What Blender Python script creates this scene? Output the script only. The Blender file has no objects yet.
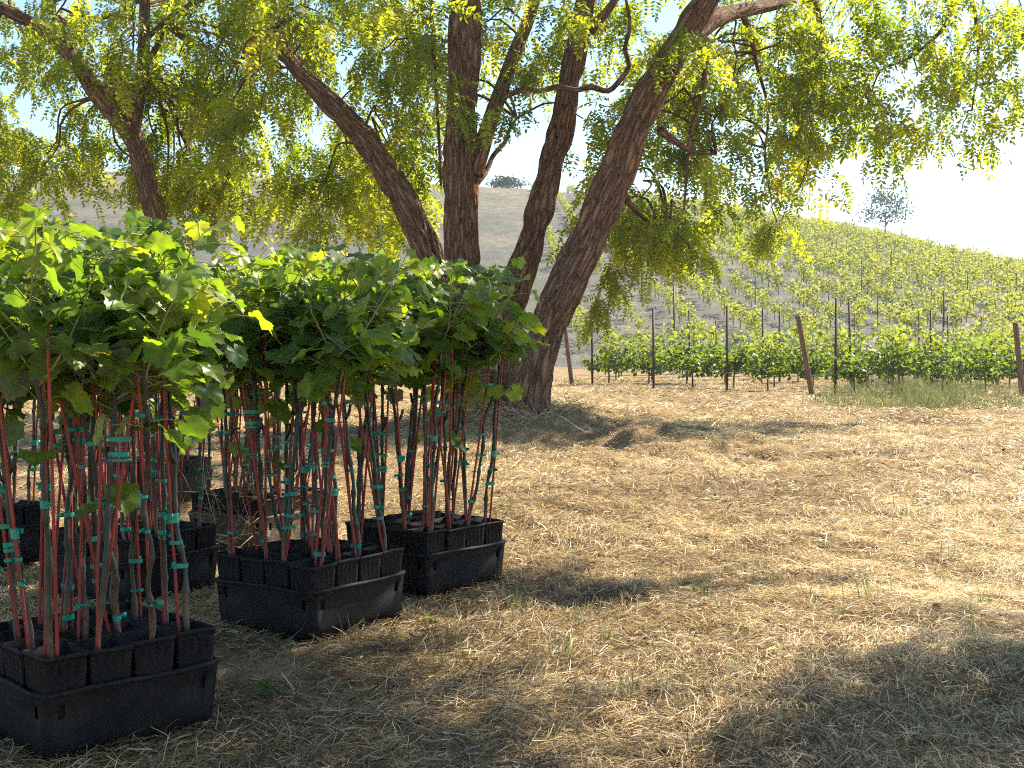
import bpy, math, random
import numpy as np
from mathutils import Vector, Matrix, noise as mnoise
rng = np.random.default_rng(7)
random.seed(7)
PI = math.pi
scene = bpy.context.scene
COL = scene.collection

# ------------------------------------------------------------------ camera
CAM_H, F = 1.0, 1250.0
PITCH = math.atan(44 / F)
cam_d = bpy.data.cameras.new('camera')
cam = bpy.data.objects.new('camera', cam_d)
COL.objects.link(cam)
cam.location = (0, 0, CAM_H)
cam.rotation_euler = (PI / 2 - PITCH, 0, 0)
cam_d.sensor_width = 36
cam_d.lens = 36 * F / 1024
cam_d.clip_start = 0.05
cam_d.clip_end = 4000
scene.camera = cam

# ------------------------------------------------------------------ light
SUN_AZ, SUN_EL = math.radians(48), math.radians(38)      # azimuth from +Y towards +X
world = bpy.data.worlds.new("World")
scene.world = world
world.use_nodes = True
wn = world.node_tree
bg = wn.nodes['Background']
sky = wn.nodes.new('ShaderNodeTexSky')
sky.sky_type = 'NISHITA'
sky.sun_disc = False
sky.sun_elevation = SUN_EL
sky.sun_rotation = SUN_AZ
sky.air_density = 1.0
sky.dust_density = 0.2
sky.ozone_density = 2.5
wn.links.new(sky.outputs[0], bg.inputs[0])
bg.inputs[1].default_value = 0.085
sun_d = bpy.data.lights.new('sun', 'SUN')
sun_d.energy = 5.0
sun_d.angle = math.radians(0.5)
sun_d.color = (1.0, 0.90, 0.72)
sun = bpy.data.objects.new('sun', sun_d)
COL.objects.link(sun)
SUN = Vector((math.sin(SUN_AZ) * math.cos(SUN_EL), math.cos(SUN_AZ) * math.cos(SUN_EL), math.sin(SUN_EL)))
sun.rotation_euler = (-SUN).to_track_quat('-Z', 'Y').to_euler()
sun.location = (20, 20, 30)
scene.view_settings.view_transform = 'Standard'
scene.view_settings.look = 'None'
scene.view_settings.exposure = 1.6
scene.view_settings.gamma = 1.0
scene.render.engine = 'CYCLES'
scene.cycles.use_denoising = False
scene.cycles.sample_clamp_indirect = 2.5
scene.cycles.filter_width = 1.1
scene.cycles.max_bounces = 8
scene.cycles.transmission_bounces = 6
scene.cycles.diffuse_bounces = 4
scene.cycles.volume_bounces = 0
scene.cycles.use_adaptive_sampling = True
scene.cycles.adaptive_threshold = 0.015


# ------------------------------------------------------------------ helpers
def P(u, v, d):
    """world point seen at pixel (u, v) at forward distance d"""
    x = (u - 512) / F
    y = (384 - v) / F
    dy = math.cos(PITCH) + y * math.sin(PITCH)
    dz = -math.sin(PITCH) + y * math.cos(PITCH)
    t = d / dy
    return np.array((x * t, d, CAM_H + dz * t))


def vnoise(p, seed=0):
    p = np.asarray(p, dtype=np.float64)
    i = np.floor(p).astype(np.int64)
    f = p - i
    f = f * f * (3 - 2 * f)
    out = np.zeros(len(p))
    for dx in (0, 1):
        for dy in (0, 1):
            for dz in (0, 1):
                h = ((i[:, 0] + dx) * 374761393 + (i[:, 1] + dy) * 668265263 + (i[:, 2] + dz) * 2147483647 + seed * 974711) & 0xffffffff
                h = ((h ^ (h >> 13)) * 1274126177) & 0xffffffff
                h = (h ^ (h >> 16)) & 0xffff
                w = (f[:, 0] if dx else 1 - f[:, 0]) * (f[:, 1] if dy else 1 - f[:, 1]) * (f[:, 2] if dz else 1 - f[:, 2])
                out += w * (h / 65535.0)
    return out * 2 - 1


def fbm(p, o=3, seed=0):
    p = np.asarray(p, dtype=np.float64)
    s = np.zeros(len(p)); a = 1.0
    for k in range(o):
        s += a * vnoise(p * (2.03 ** k), seed + k)
        a *= 0.5
    return s


class NB:
    """collects vertices and polygons, builds one mesh object"""
    def __init__(self):
        self.V = []; self.F = []; self.n = 0; self.A = []; self.B = []

    def add(self, V, Fs, vari=0.5, mat=0, bark=None):
        V = np.asarray(V, dtype=np.float64).reshape(-1, 3)
        Fs = np.asarray(Fs, dtype=np.int64)
        self.V.append(V)
        self.F.append((Fs + self.n, mat))
        self.n += len(V)
        self.A.append(np.broadcast_to(np.asarray(vari, dtype=np.float64), (len(V),)).copy())
        self.B.append(bark if bark is not None else V)
        return self

    def build(self, name, mats, parent=None, smooth=False, bark=False, link=True):
        me = bpy.data.meshes.new(name)
        V = np.concatenate(self.V)
        me.vertices.add(len(V))
        me.vertices.foreach_set('co', V.ravel().astype(np.float32))
        lt = np.concatenate([np.full(len(f), f.shape[1]) for f, m in self.F])
        vi = np.concatenate([f.ravel() for f, m in self.F])
        me.loops.add(len(vi))
        me.loops.foreach_set('vertex_index', vi.astype(np.int32))
        me.polygons.add(len(lt))
        me.polygons.foreach_set('loop_start', np.concatenate(([0], np.cumsum(lt)[:-1])).astype(np.int32))
        me.polygons.foreach_set('material_index', np.concatenate([np.full(len(f), m) for f, m in self.F]).astype(np.int32))
        if smooth:
            me.polygons.foreach_set('use_smooth', np.ones(len(lt), dtype=bool))
        me.update(calc_edges=True)
        a = me.attributes.new('vari', 'FLOAT', 'POINT')
        a.data.foreach_set('value', np.concatenate(self.A).astype(np.float32))
        if bark:
            b = me.attributes.new('bark', 'FLOAT_VECTOR', 'POINT')
            b.data.foreach_set('vector', np.concatenate(self.B).ravel().astype(np.float32))
        if not isinstance(mats, (list, tuple)):
            mats = [mats]
        for m in mats:
            me.materials.append(m)
        o = bpy.data.objects.new(name, me)
        if link:
            COL.objects.link(o)
        if parent:
            o.parent = parent
        return o


def box(nb, lo, hi, R=None, T=None, vari=0.5, mat=0):
    x0, y0, z0 = lo; x1, y1, z1 = hi
    V = np.array([(x0, y0, z0), (x1, y0, z0), (x1, y1, z0), (x0, y1, z0), (x0, y0, z1), (x1, y0, z1), (x1, y1, z1), (x0, y1, z1)])
    if R is not None:
        V = V @ np.asarray(R).T
    if T is not None:
        V = V + np.asarray(T)
    nb.add(V, [(0, 3, 2, 1), (4, 5, 6, 7), (0, 1, 5, 4), (1, 2, 6, 5), (2, 3, 7, 6), (3, 0, 4, 7)], vari, mat)


def rotz(a):
    c, s = math.cos(a), math.sin(a)
    return np.array(((c, -s, 0), (s, c, 0), (0, 0, 1)))


def smooth_path(pts, rad, step):
    """Catmull-Rom resample of a polyline with radii"""
    pts = np.array(pts, dtype=float); rad = np.array(rad, dtype=float)
    q = np.vstack((2 * pts[0] - pts[1], pts, 2 * pts[-1] - pts[-2]))
    op, orr = [], []
    for i in range(len(pts) - 1):
        n = max(1, int(np.linalg.norm(pts[i + 1] - pts[i]) / step))
        for k in range(n):
            t = k / n
            p0, p1, p2, p3 = q[i], q[i + 1], q[i + 2], q[i + 3]
            op.append(0.5 * (2 * p1 + (p2 - p0) * t + (2 * p0 - 5 * p1 + 4 * p2 - p3) * t * t + (3 * p1 - p0 - 3 * p2 + p3) * t ** 3))
            orr.append(rad[i] * (1 - t) + rad[i + 1] * t)
    op.append(pts[-1]); orr.append(rad[-1])
    return np.array(op), np.array(orr)


def tube(nb, pts, rad, seg=8, step=None, vari=0.5, mat=0, furrow=0.0, cap=True, seed=0):
    if step:
        pts, rad = smooth_path(pts, rad, step)
    pts = np.array(pts, dtype=float)
    rad = np.broadcast_to(np.array(rad, dtype=float), (len(pts),)).copy()
    n = len(pts)
    T = np.gradient(pts, axis=0)
    T /= np.linalg.norm(T, axis=1)[:, None] + 1e-12
    up = np.array((0.3, 1.0, 0.1)) if abs(T[0][1]) < 0.8 else np.array((1.0, 0.2, 0.0))
    N = np.zeros((n, 3)); v = np.cross(T[0], up); v /= np.linalg.norm(v)
    for i in range(n):
        v = v - T[i] * np.dot(v, T[i]); v /= np.linalg.norm(v) + 1e-12
        N[i] = v
    Bn = np.cross(T, N)
    L = np.concatenate(([0], np.cumsum(np.linalg.norm(np.diff(pts, axis=0), axis=1))))
    a = np.arange(seg) * 2 * PI / seg
    ca, sa = np.cos(a), np.sin(a)
    R = np.repeat(rad[:, None], seg, 1)
    rm = rad.mean()
    bk = np.stack((np.outer(rad * 0 + rm, ca), np.outer(rad * 0 + rm, sa), np.repeat(L[:, None], seg, 1)), -1).reshape(-1, 3)
    if furrow > 0:
        q = bk * np.array((15, 15, 1.7)) + seed
        w = vnoise(bk * np.array((5, 5, 1.6)), seed + 5)
        q[:, 0] += w * 1.5
        n1 = 1 - np.abs(vnoise(q, seed)) * 2
        n2 = 1 - np.abs(vnoise(q * np.array((2.1, 2.1, 1.8)), seed + 3)) * 2
        lump = fbm(bk * np.array((3.0, 3.0, 1.6)), 2, seed + 9)
        disp = -furrow * np.clip(n1, 0, 1) - furrow * 0.45 * np.clip(n2, 0, 1) + lump * furrow * 0.9
        R = R + disp.reshape(n, seg) * np.clip(R / 0.15, 0.25, 1.4)
    V = pts[:, None, :] + R[..., None] * (ca[None, :, None] * N[:, None, :] + sa[None, :, None] * Bn[:, None, :])
    idx = np.arange(n * seg).reshape(n, seg)
    A = idx[:-1]; B = idx[1:]
    Fq = np.stack((A, np.roll(A, -1, 1), np.roll(B, -1, 1), B), -1).reshape(-1, 4)
    nb.add(V.reshape(-1, 3), Fq, vari, mat, bark=bk)
    if cap and seg > 3:
        base = nb.n - n * seg
        nb.F.append((np.array([list(idx[-1] + base)]), mat))
        nb.F.append((np.array([list(idx[0][::-1] + base)]), mat))


def tag(o, label=None, cat=None, group=None, kind=None):
    if label: o['label'] = label
    if cat: o['category'] = cat
    if group: o['group'] = group
    if kind: o['kind'] = kind
    return o


def empty(name, loc=(0, 0, 0), rz=0.0):
    o = bpy.data.objects.new(name, None)
    COL.objects.link(o)
    o.location = loc
    o.rotation_euler = (0, 0, rz)
    o.empty_display_size = 0.1
    return o


def dup(o, parent=None):
    c = o.copy()
    COL.objects.link(c)
    c.parent = parent
    for ch in list(o.children):
        dup(ch, c)
    return c


# ------------------------------------------------------------------ materials
def new_mat(name):
    m = bpy.data.materials.new(name)
    m.use_nodes = True
    nt = m.node_tree
    return m, nt, nt.nodes['Principled BSDF'], nt.nodes['Material Output']


def ramp(nt, stops, src):
    r = nt.nodes.new('ShaderNodeValToRGB')
    e = r.color_ramp.elements
    while len(e) < len(stops):
        e.new(0.5)
    for k, (p, c) in enumerate(stops):
        e[k].position = p
        e[k].color = (*c, 1)
    nt.links.new(src, r.inputs[0])
    return r.outputs[0]


def noise_node(nt, scale, detail=4, rough=0.6, vec=None, dist=0.0):
    n = nt.nodes.new('ShaderNodeTexNoise')
    n.inputs['Scale'].default_value = scale
    n.inputs['Detail'].default_value = detail
    n.inputs['Roughness'].default_value = rough
    n.inputs['Distortion'].default_value = dist
    if vec is not None:
        nt.links.new(vec, n.inputs['Vector'])
    return n.outputs['Fac']


def objcoord(nt):
    return nt.nodes.new('ShaderNodeTexCoord').outputs['Object']


def scaled(nt, vec, s):
    m = nt.nodes.new('ShaderNodeMapping')
    m.inputs['Scale'].default_value = s
    nt.links.new(vec, m.inputs['Vector'])
    return m.outputs[0]


def bump(nt, h, strength, dist, bsdf):
    b = nt.nodes.new('ShaderNodeBump')
    b.inputs['Strength'].default_value = strength
    b.inputs['Distance'].default_value = dist
    nt.links.new(h, b.inputs['Height'])
    nt.links.new(b.outputs[0], bsdf.inputs['Normal'])
    return b


def mixc(nt, fac, a, b, mode='MIX'):
    m = nt.nodes.new('ShaderNodeMix')
    m.data_type = 'RGBA'
    m.blend_type = mode
    for s, v in ((0, fac), (6, a), (7, b)):
        if isinstance(v, bpy.types.NodeSocket):
            nt.links.new(v, m.inputs[s])
        elif s == 0:
            m.inputs[0].default_value = v
        else:
            m.inputs[s].default_value = (*v, 1)
    return m.outputs[2]


def attr(nt, name='vari', vec=False):
    a = nt.nodes.new('ShaderNodeAttribute')
    a.attribute_name = name
    return a.outputs['Vector' if vec else 'Fac']


def leaf_mat(name, stops, trans=0.45, rough=0.45, back=None, tcol=(1.25, 1.3, 0.55), spec=0.35, mott=25):
    m, nt, b, out = new_mat(name)
    c = mixc(nt, 1.0, ramp(nt, stops, attr(nt)), ramp(nt, [(0.3, (0.72, 0.74, 0.7)), (0.7, (1.25, 1.2, 1.1))], noise_node(nt, mott, 3, 0.6, objcoord(nt))), 'MULTIPLY')
    cf = c
    if back:
        g = nt.nodes.new('ShaderNodeNewGeometry')
        cf = mixc(nt, g.outputs['Backfacing'], c, mixc(nt, 0.5, c, back))
    nt.links.new(cf, b.inputs['Base Color'])
    b.inputs['Roughness'].default_value = rough
    b.inputs['Specular IOR Level'].default_value = spec
    t = nt.nodes.new('ShaderNodeBsdfTranslucent')
    nt.links.new(mixc(nt, 1.0, c, tcol, 'MULTIPLY'), t.inputs[0])
    mx = nt.nodes.new('ShaderNodeMixShader')
    mx.inputs[0].default_value = trans
    nt.links.new(b.outputs[0], mx.inputs[1])
    nt.links.new(t.outputs[0], mx.inputs[2])
    nt.links.new(mx.outputs[0], out.inputs[0])
    return m


M = {}
M['locust'] = leaf_mat('locust_leaf', [(0, (0.06, 0.10, 0.02)), (0.5, (0.165, 0.20, 0.035)), (0.85, (0.27, 0.29, 0.045)), (1, (0.34, 0.25, 0.05))], 0.62, 0.45, tcol=(2.6, 2.5, 0.55))
M['vineleaf'] = leaf_mat('grape_leaf', [(0, (0.035, 0.08, 0.017)), (0.5, (0.085, 0.16, 0.025)), (0.85, (0.17, 0.25, 0.033)), (1, (0.28, 0.30, 0.04))], 0.5, 0.42, back=(0.25, 0.32, 0.22), tcol=(2.3, 2.1, 0.4), spec=0.4)
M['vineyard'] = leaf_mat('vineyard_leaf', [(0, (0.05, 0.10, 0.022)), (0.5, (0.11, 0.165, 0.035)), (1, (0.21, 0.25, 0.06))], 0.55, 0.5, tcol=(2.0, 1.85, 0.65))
M['hillvine'] = leaf_mat('hill_vine_leaf', [(0, (0.05, 0.085, 0.022)), (0.5, (0.115, 0.155, 0.035)), (1, (0.21, 0.235, 0.055))], 0.52, 0.6, tcol=(2.1, 1.95, 0.7))
M['weed'] = leaf_mat('weed_blade', [(0, (0.09, 0.13, 0.045)), (0.6, (0.20, 0.22, 0.10)), (1, (0.40, 0.33, 0.18))], 0.35, 0.7, tcol=(1.1, 1.1, 0.9))
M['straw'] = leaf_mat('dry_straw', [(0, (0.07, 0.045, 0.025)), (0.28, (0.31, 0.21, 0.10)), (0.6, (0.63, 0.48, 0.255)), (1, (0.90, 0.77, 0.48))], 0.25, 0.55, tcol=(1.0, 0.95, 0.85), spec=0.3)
M['farbush'] = leaf_mat('far_leaf', [(0, (0.03, 0.05, 0.02)), (1, (0.07, 0.09, 0.04))], 0.3, 0.6, tcol=(1, 1, 0.7))

# bark
m, nt, b, out = new_mat('locust_bark')
bv = attr(nt, 'bark', True)
v1 = scaled(nt, bv, (22, 22, 3.6))
n0 = nt.nodes.new('ShaderNodeTexNoise'); n0.inputs['Scale'].default_value = 0.8; n0.inputs['Detail'].default_value = 4
nt.links.new(v1, n0.inputs['Vector'])
va = nt.nodes.new('ShaderNodeVectorMath'); va.operation = 'MULTIPLY_ADD'
nt.links.new(n0.outputs['Color'], va.inputs[0]); va.inputs[1].default_value = (1.6, 1.6, 1.6); nt.links.new(v1, va.inputs[2])
vo = nt.nodes.new('ShaderNodeTexVoronoi'); vo.feature = 'DISTANCE_TO_EDGE'; vo.inputs['Scale'].default_value = 0.9
nt.links.new(va.outputs[0], vo.inputs['Vector'])
nf = noise_node(nt, 3.0, 6, 0.7, v1, 0.6)
mr0 = nt.nodes.new('ShaderNodeMapRange'); mr0.inputs[1].default_value, mr0.inputs[2].default_value = 0.0, 0.42
nt.links.new(vo.outputs['Distance'], mr0.inputs[0])
mx0 = nt.nodes.new('ShaderNodeMath'); mx0.operation = 'MULTIPLY_ADD'
nt.links.new(nf, mx0.inputs[0]); mx0.inputs[1].default_value = 0.45
ms0 = nt.nodes.new('ShaderNodeMath'); ms0.operation = 'MULTIPLY'; ms0.inputs[1].default_value = 0.62
nt.links.new(mr0.outputs[0], ms0.inputs[0]); nt.links.new(ms0.outputs[0], mx0.inputs[2])
n1 = mx0.outputs[0]
n2 = noise_node(nt, 6.0, 5, 0.7, scaled(nt, bv, (6, 6, 3)))
n3 = noise_node(nt, 0.7, 3, 0.5, bv)
c1 = ramp(nt, [(0.2, (0.045, 0.024, 0.014)), (0.42, (0.28, 0.155, 0.085)), (0.85, (0.62, 0.42, 0.27))], n1)
c2 = mixc(nt, 0.35, c1, ramp(nt, [(0.35, (0.09, 0.05, 0.03)), (0.65, (0.36, 0.24, 0.16))], n2))
c3 = mixc(nt, 1.0, c2, ramp(nt, [(0.3, (0.85, 0.78, 0.74)), (0.7, (1.1, 1.0, 0.92))], n3), 'MULTIPLY')
nt.links.new(c3, b.inputs['Base Color'])
b.inputs['Roughness'].default_value = 0.9
b.inputs['Specular IOR Level'].default_value = 0.2
mm = nt.nodes.new('ShaderNodeMath'); mm.operation = 'ADD'
nt.links.new(n1, mm.inputs[0]); nt.links.new(n2, mm.inputs[1])
bump(nt, mm.outputs[0], 1.0, 0.06, b)
M['bark'] = m


def simple(name, c1, c2, scale, rough=0.6, bstr=0.0, bdist=0.002, spec=0.4, stretch=None, metal=0.0, rr=None):
    m, nt, b, out = new_mat(name)
    vec = objcoord(nt)
    if stretch: vec = scaled(nt, vec, stretch)
    n = noise_node(nt, scale, 5, 0.65, vec)
    nt.links.new(ramp(nt, [(0.3, c1), (0.7, c2)], n), b.inputs['Base Color'])
    b.inputs['Roughness'].default_value = rough
    if rr:
        mr = nt.nodes.new('ShaderNodeMapRange')
        mr.inputs[3].default_value, mr.inputs[4].default_value = rr
        nt.links.new(n, mr.inputs[0]); nt.links.new(mr.outputs[0], b.inputs['Roughness'])
    b.inputs['Specular IOR Level'].default_value = spec
    b.inputs['Metallic'].default_value = metal
    if bstr: bump(nt, n, bstr, bdist, b)
    return m


def plastic(name, base, dust, amount):
    """black nursery plastic with pale dust in blotches and fine scratches"""
    m, nt, b, out = new_mat(name)
    oc = objcoord(nt)
    n = noise_node(nt, 7, 6, 0.65, oc)
    n2 = noise_node(nt, 60, 4, 0.7, oc)
    f = ramp(nt, [(0.35, (0, 0, 0)), (0.8, (amount,) * 3)], n)
    f2 = mixc(nt, 1.0, f, ramp(nt, [(0.3, (0.3,) * 3), (0.7, (1, 1, 1))], n2), 'MULTIPLY')
    nt.links.new(mixc(nt, f2, base, dust), b.inputs['Base Color'])
    mr = nt.nodes.new('ShaderNodeMapRange')
    mr.inputs[3].default_value, mr.inputs[4].default_value = 0.55, 0.85
    nt.links.new(n, mr.inputs[0]); nt.links.new(mr.outputs[0], b.inputs['Roughness'])
    b.inputs['Specular IOR Level'].default_value = 0.2
    bump(nt, n2, 0.25, 0.001, b)
    return m


M['tray'] = plastic('black_tray_plastic', (0.005, 0.0048, 0.0055), (0.085, 0.065, 0.045), 0.36)
M['tray_dusty'] = plastic('dusty_tray_plastic', (0.05, 0.04, 0.033), (0.24, 0.18, 0.13), 0.9)
M['pot'] = plastic('black_pot_plastic', (0.006, 0.0056, 0.0065), (0.10, 0.078, 0.057), 0.28)
M['soil'] = simple('potting_soil', (0.008, 0.006, 0.005), (0.04, 0.027, 0.018), 60, 0.95, 0.8, 0.01, 0.1)
M['stake'] = simple('red_painted_stake', (0.17, 0.02, 0.014), (0.40, 0.05, 0.032), 14, 0.55, 0.3, 0.001, 0.4, (1, 1, 0.25))
M['tie'] = simple('green_tape', (0.0, 0.20, 0.13), (0.0, 0.33, 0.23), 30, 0.4, 0.2, 0.001, 0.5)
M['tag'] = simple('orange_tag', (0.65, 0.24, 0.02), (0.8, 0.36, 0.04), 20, 0.5)
M['petiole'] = simple('green_shoot', (0.16, 0.22, 0.06), (0.32, 0.26, 0.10), 20, 0.5)
M['vinewood'] = simple('vine_trunk_bark', (0.05, 0.035, 0.025), (0.13, 0.10, 0.075), 20, 0.9)
M['post_wood'] = simple('weathered_post_wood', (0.10, 0.055, 0.035), (0.26, 0.16, 0.11), 9, 0.85, 0.5, 0.01, 0.2, (3, 3, 0.4))
M['post_metal'] = simple('rusty_steel_post', (0.035, 0.022, 0.02), (0.10, 0.06, 0.05), 12, 0.7, 0.2, 0.002, 0.4)
M['wire'] = simple('galvanised_wire', (0.16, 0.16, 0.16), (0.3, 0.3, 0.3), 10, 0.6, metal=0.3)
M['hose'] = simple('drip_hose', (0.30, 0.29, 0.28), (0.42, 0.41, 0.40), 10, 0.4)
M['twig'] = simple('twig_bark', (0.09, 0.06, 0.04), (0.22, 0.15, 0.10), 15, 0.9)
M['drytwig'] = simple('dry_twig', (0.20, 0.15, 0.10), (0.42, 0.33, 0.24), 15, 0.85)

# cane: waxed green-brown wood over a paler base
m, nt, b, out = new_mat('vine_cane')
oc = objcoord(nt)
sp = nt.nodes.new('ShaderNodeSeparateXYZ'); nt.links.new(oc, sp.inputs[0])
n = noise_node(nt, 9, 4, 0.6, oc)
ad = nt.nodes.new('ShaderNodeMath'); ad.operation = 'MULTIPLY_ADD'
nt.links.new(n, ad.inputs[0]); ad.inputs[1].default_value = 0.35; nt.links.new(sp.outputs[2], ad.inputs[2])
c = ramp(nt, [(0.40, (0.20, 0.115, 0.07)), (0.50, (0.085, 0.055, 0.03)), (0.62, (0.018, 0.04, 0.022)), (0.95, (0.03, 0.022, 0.013))], ad.outputs[0])
nt.links.new(mixc(nt, 0.5, c, ramp(nt, [(0.35, (0.35,) * 3), (0.65, (1.2,) * 3)], noise_node(nt, 50, 3, 0.6, oc)), 'MULTIPLY'), b.inputs['Base Color'])
b.inputs['Roughness'].default_value = 0.5
M['cane'] = m

# ground
m, nt, b, out = new_mat('straw_covered_ground')
oc = objcoord(nt)
big = noise_node(nt, 0.55, 5, 0.6, oc)
mid = noise_node(nt, 5, 6, 0.7, oc)
fine = noise_node(nt, 55, 5, 0.75, scaled(nt, oc, (1.0, 1.6, 1.0)), 1.5)
c1 = ramp(nt, [(0.32, (0.06, 0.04, 0.022)), (0.5, (0.26, 0.185, 0.10)), (0.68, (0.62, 0.49, 0.30))], fine)
c2 = mixc(nt, 0.55, c1, ramp(nt, [(0.35, (0.13, 0.085, 0.05)), (0.6, (0.46, 0.35, 0.20))], mid))
c3 = mixc(nt, 1.0, c2, ramp(nt, [(0.3, (0.78, 0.72, 0.68)), (0.65, (1.08, 1.02, 0.95))], big), 'MULTIPLY')
nt.links.new(c3, b.inputs['Base Color'])
b.inputs['Roughness'].default_value = 0.95
b.inputs['Specular IOR Level'].default_value = 0.1
mm = nt.nodes.new('ShaderNodeMath'); mm.operation = 'MULTIPLY_ADD'
nt.links.new(fine, mm.inputs[0]); mm.inputs[1].default_value = 0.5; nt.links.new(mid, mm.inputs[2])
bump(nt, mm.outputs[0], 0.8, 0.05, b)
M['ground'] = m

# hill
m, nt, b, out = new_mat('dry_hillside')
oc = objcoord(nt)
n1 = noise_node(nt, 0.05, 6, 0.65, oc)
n2 = noise_node(nt, 1.2, 6, 0.7, scaled(nt, oc, (1.0, 0.35, 1.0)))
sp = nt.nodes.new('ShaderNodeSeparateXYZ'); nt.links.new(oc, sp.inputs[0])
up = nt.nodes.new('ShaderNodeMapRange')
up.inputs[1].default_value, up.inputs[2].default_value = 14.0, 19.5
nt.links.new(sp.outputs[2], up.inputs[0])
soil = ramp(nt, [(0.3, (0.06, 0.062, 0.06)), (0.7, (0.15, 0.145, 0.13))], n2)
dry = ramp(nt, [(0.3, (0.13, 0.10, 0.065)), (0.7, (0.31, 0.25, 0.165))], n2)
f = mixc(nt, 0.6, ramp(nt, [(0.42, (0, 0, 0)), (0.6, (1, 1, 1))], n1), up.outputs[0])
n5 = noise_node(nt, 0.16, 6, 0.7, scaled(nt, oc, (1.0, 0.4, 1.0)), 0.8)
hc_ = mixc(nt, ramp(nt, [(0.46, (0, 0, 0)), (0.62, (0.7, 0.7, 0.7))], n5), mixc(nt, f, soil, dry), (0.10, 0.11, 0.06))
nt.links.new(hc_, b.inputs['Base Color'])
b.inputs['Roughness'].default_value = 0.95
b.inputs['Specular IOR Level'].default_value = 0.1
bump(nt, n2, 0.6, 0.3, b)
M['hill'] = m


# ------------------------------------------------------------------ ground and hill
TREE1 = P(505, 428, 14.3); TREE1[2] = 0
TREE2 = np.array((-3.96, 16.7, 0))


def ground_h(x, y):
    x = np.asarray(x, float); y = np.asarray(y, float)
    q = np.stack((x, y, x * 0), -1).reshape(-1, 3)
    h = 0.035 * fbm(q * 0.55, 3, 1) + 0.016 * fbm(q * 3.1, 3, 2)
    h = h.reshape(x.shape)
    near_trays = np.exp(-(((x + 1.1) / 1.0) ** 2 + ((y - 4.3) / 1.9) ** 2) ** 2)
    h = h * (1 - 0.85 * near_trays) - 0.012
    h = h + 0.22 * np.exp(-((x - TREE1[0] - 0.3) ** 2 + (y - TREE1[1]) ** 2) / 1.6)
    h = h + 0.10 * np.exp(-(((x - 1.4) / 1.4) ** 2 + ((y - 12.2) / 0.5) ** 2))
    h = h + 0.06 * np.exp(-(((x - 3.0) / 1.0) ** 2 + ((y - 9.6) / 0.35) ** 2))
    rough = np.exp(-(((x - 0.95) / 1.1) ** 2 + ((y - 12.6) / 1.5) ** 2)) + 0.6 * np.exp(-(((x - 2.2) / 1.5) ** 2 + ((y - 10.6) / 0.6) ** 2)) + 0.28 * (1 - near_trays)
    h = h + rough * 0.085 * fbm(q * 2.6, 3, 8).reshape(x.shape)
    far = np.clip((y - 40) / 60, 0, 1)
    return h * (1 - far) - 0.6 * far * far


def grid_sheet(xs, ys, hf, name, mat):
    X, Y = np.meshgrid(xs, ys)
    Z = hf(X, Y)
    n0, n1 = X.shape
    idx = np.arange(n0 * n1).reshape(n0, n1)
    Fq = np.stack((idx[:-1, :-1], idx[:-1, 1:], idx[1:, 1:], idx[1:, :-1]), -1).reshape(-1, 4)
    nb = NB(); nb.add(np.stack((X, Y, Z), -1).reshape(-1, 3), Fq)
    return nb.build(name, mat, smooth=True)


xs = np.concatenate((-np.geomspace(700, 9, 36), np.linspace(-8.9, 8.9, 360), np.geomspace(9, 700, 36)))
ys = np.concatenate((-np.geomspace(700, 4, 26), np.linspace(-3.9, 2.4, 40), np.linspace(2.45, 20, 380), np.geomspace(20.1, 700, 80)))
tag(grid_sheet(xs, ys, ground_h, 'ground', M['ground']), kind='structure')

YB, YC = 46.0, 170.0


def hill_h(x, y):
    x = np.asarray(x, float); y = np.asarray(y, float)
    xx = x * (YC / np.clip(y, 60, 400)) ** 0.35
    zc = np.interp(xx, [-400, -200, -110, -60, -20, 0, 12, 25.6, 43, 56, 70, 95, 130, 190], [6, 14, 21, 23.5, 22.6, 22.0, 20.9, 19.2, 16.0, 12.0, 8.3, 4.5, 1.5, -1.0])
    s = (y - YB) / (YC - YB)
    k = 0.05
    a, b_ = s, 1.12 - 0.12 * s
    hh = np.clip(0.5 + 0.5 * (b_ - a) / k, 0, 1)
    f = b_ * (1 - hh) + a * hh - k * hh * (1 - hh)
    f = np.where(s > 1, f - 0.25 * (s - 1) ** 2, f)
    q = np.stack((x, y, x * 0), -1).reshape(-1, 3)
    nz = fbm(q * 0.03, 3, 4).reshape(x.shape) * 0.5 + fbm(q * 0.4, 2, 6).reshape(x.shape) * 0.07
    toe = np.clip((y - 38) / 30, 0, 1)
    left = np.clip((-x - 14) / 40, 0, 1) * np.clip((y - 60) / 60, 0, 1)
    return f * zc + nz * toe - 0.15 + left * 1.0


tag(grid_sheet(np.linspace(-330, 190, 330), np.concatenate((np.linspace(42, 180, 260), np.linspace(182, 420, 60))), hill_h, 'hillside', M['hill']), kind='structure')

# ------------------------------------------------------------------ straw litter (nobody could count it)
def frames(dirs, roll):
    """rotation matrices whose columns are (dir, side, normal)"""
    d = dirs / np.linalg.norm(dirs, axis=1)[:, None]
    up = np.broadcast_to(np.array((0.0, 0.0, 1.0)), d.shape).copy()
    up[np.abs(d[:, 2]) > 0.97] = (1, 0, 0)
    s = np.cross(up, d); s /= np.linalg.norm(s, axis=1)[:, None]
    n = np.cross(d, s)
    c, si = np.cos(roll)[:, None], np.sin(roll)[:, None]
    s2 = s * c + n * si
    n2 = -s * si + n * c
    return np.stack((d, s2, n2), -1)


def stamp(nb, tv, tf, R, T, S, vari, mat=0):
    m = len(T)
    V = np.einsum('mij,kj->mki', R, tv) * np.asarray(S).reshape(m, 1, 1) + T[:, None, :]
    Fq = (tf[None] + (np.arange(m) * len(tv))[:, None, None]).reshape(-1, tf.shape[1])
    nb.add(V.reshape(-1, 3), Fq, np.repeat(vari, len(tv)), mat)


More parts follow.
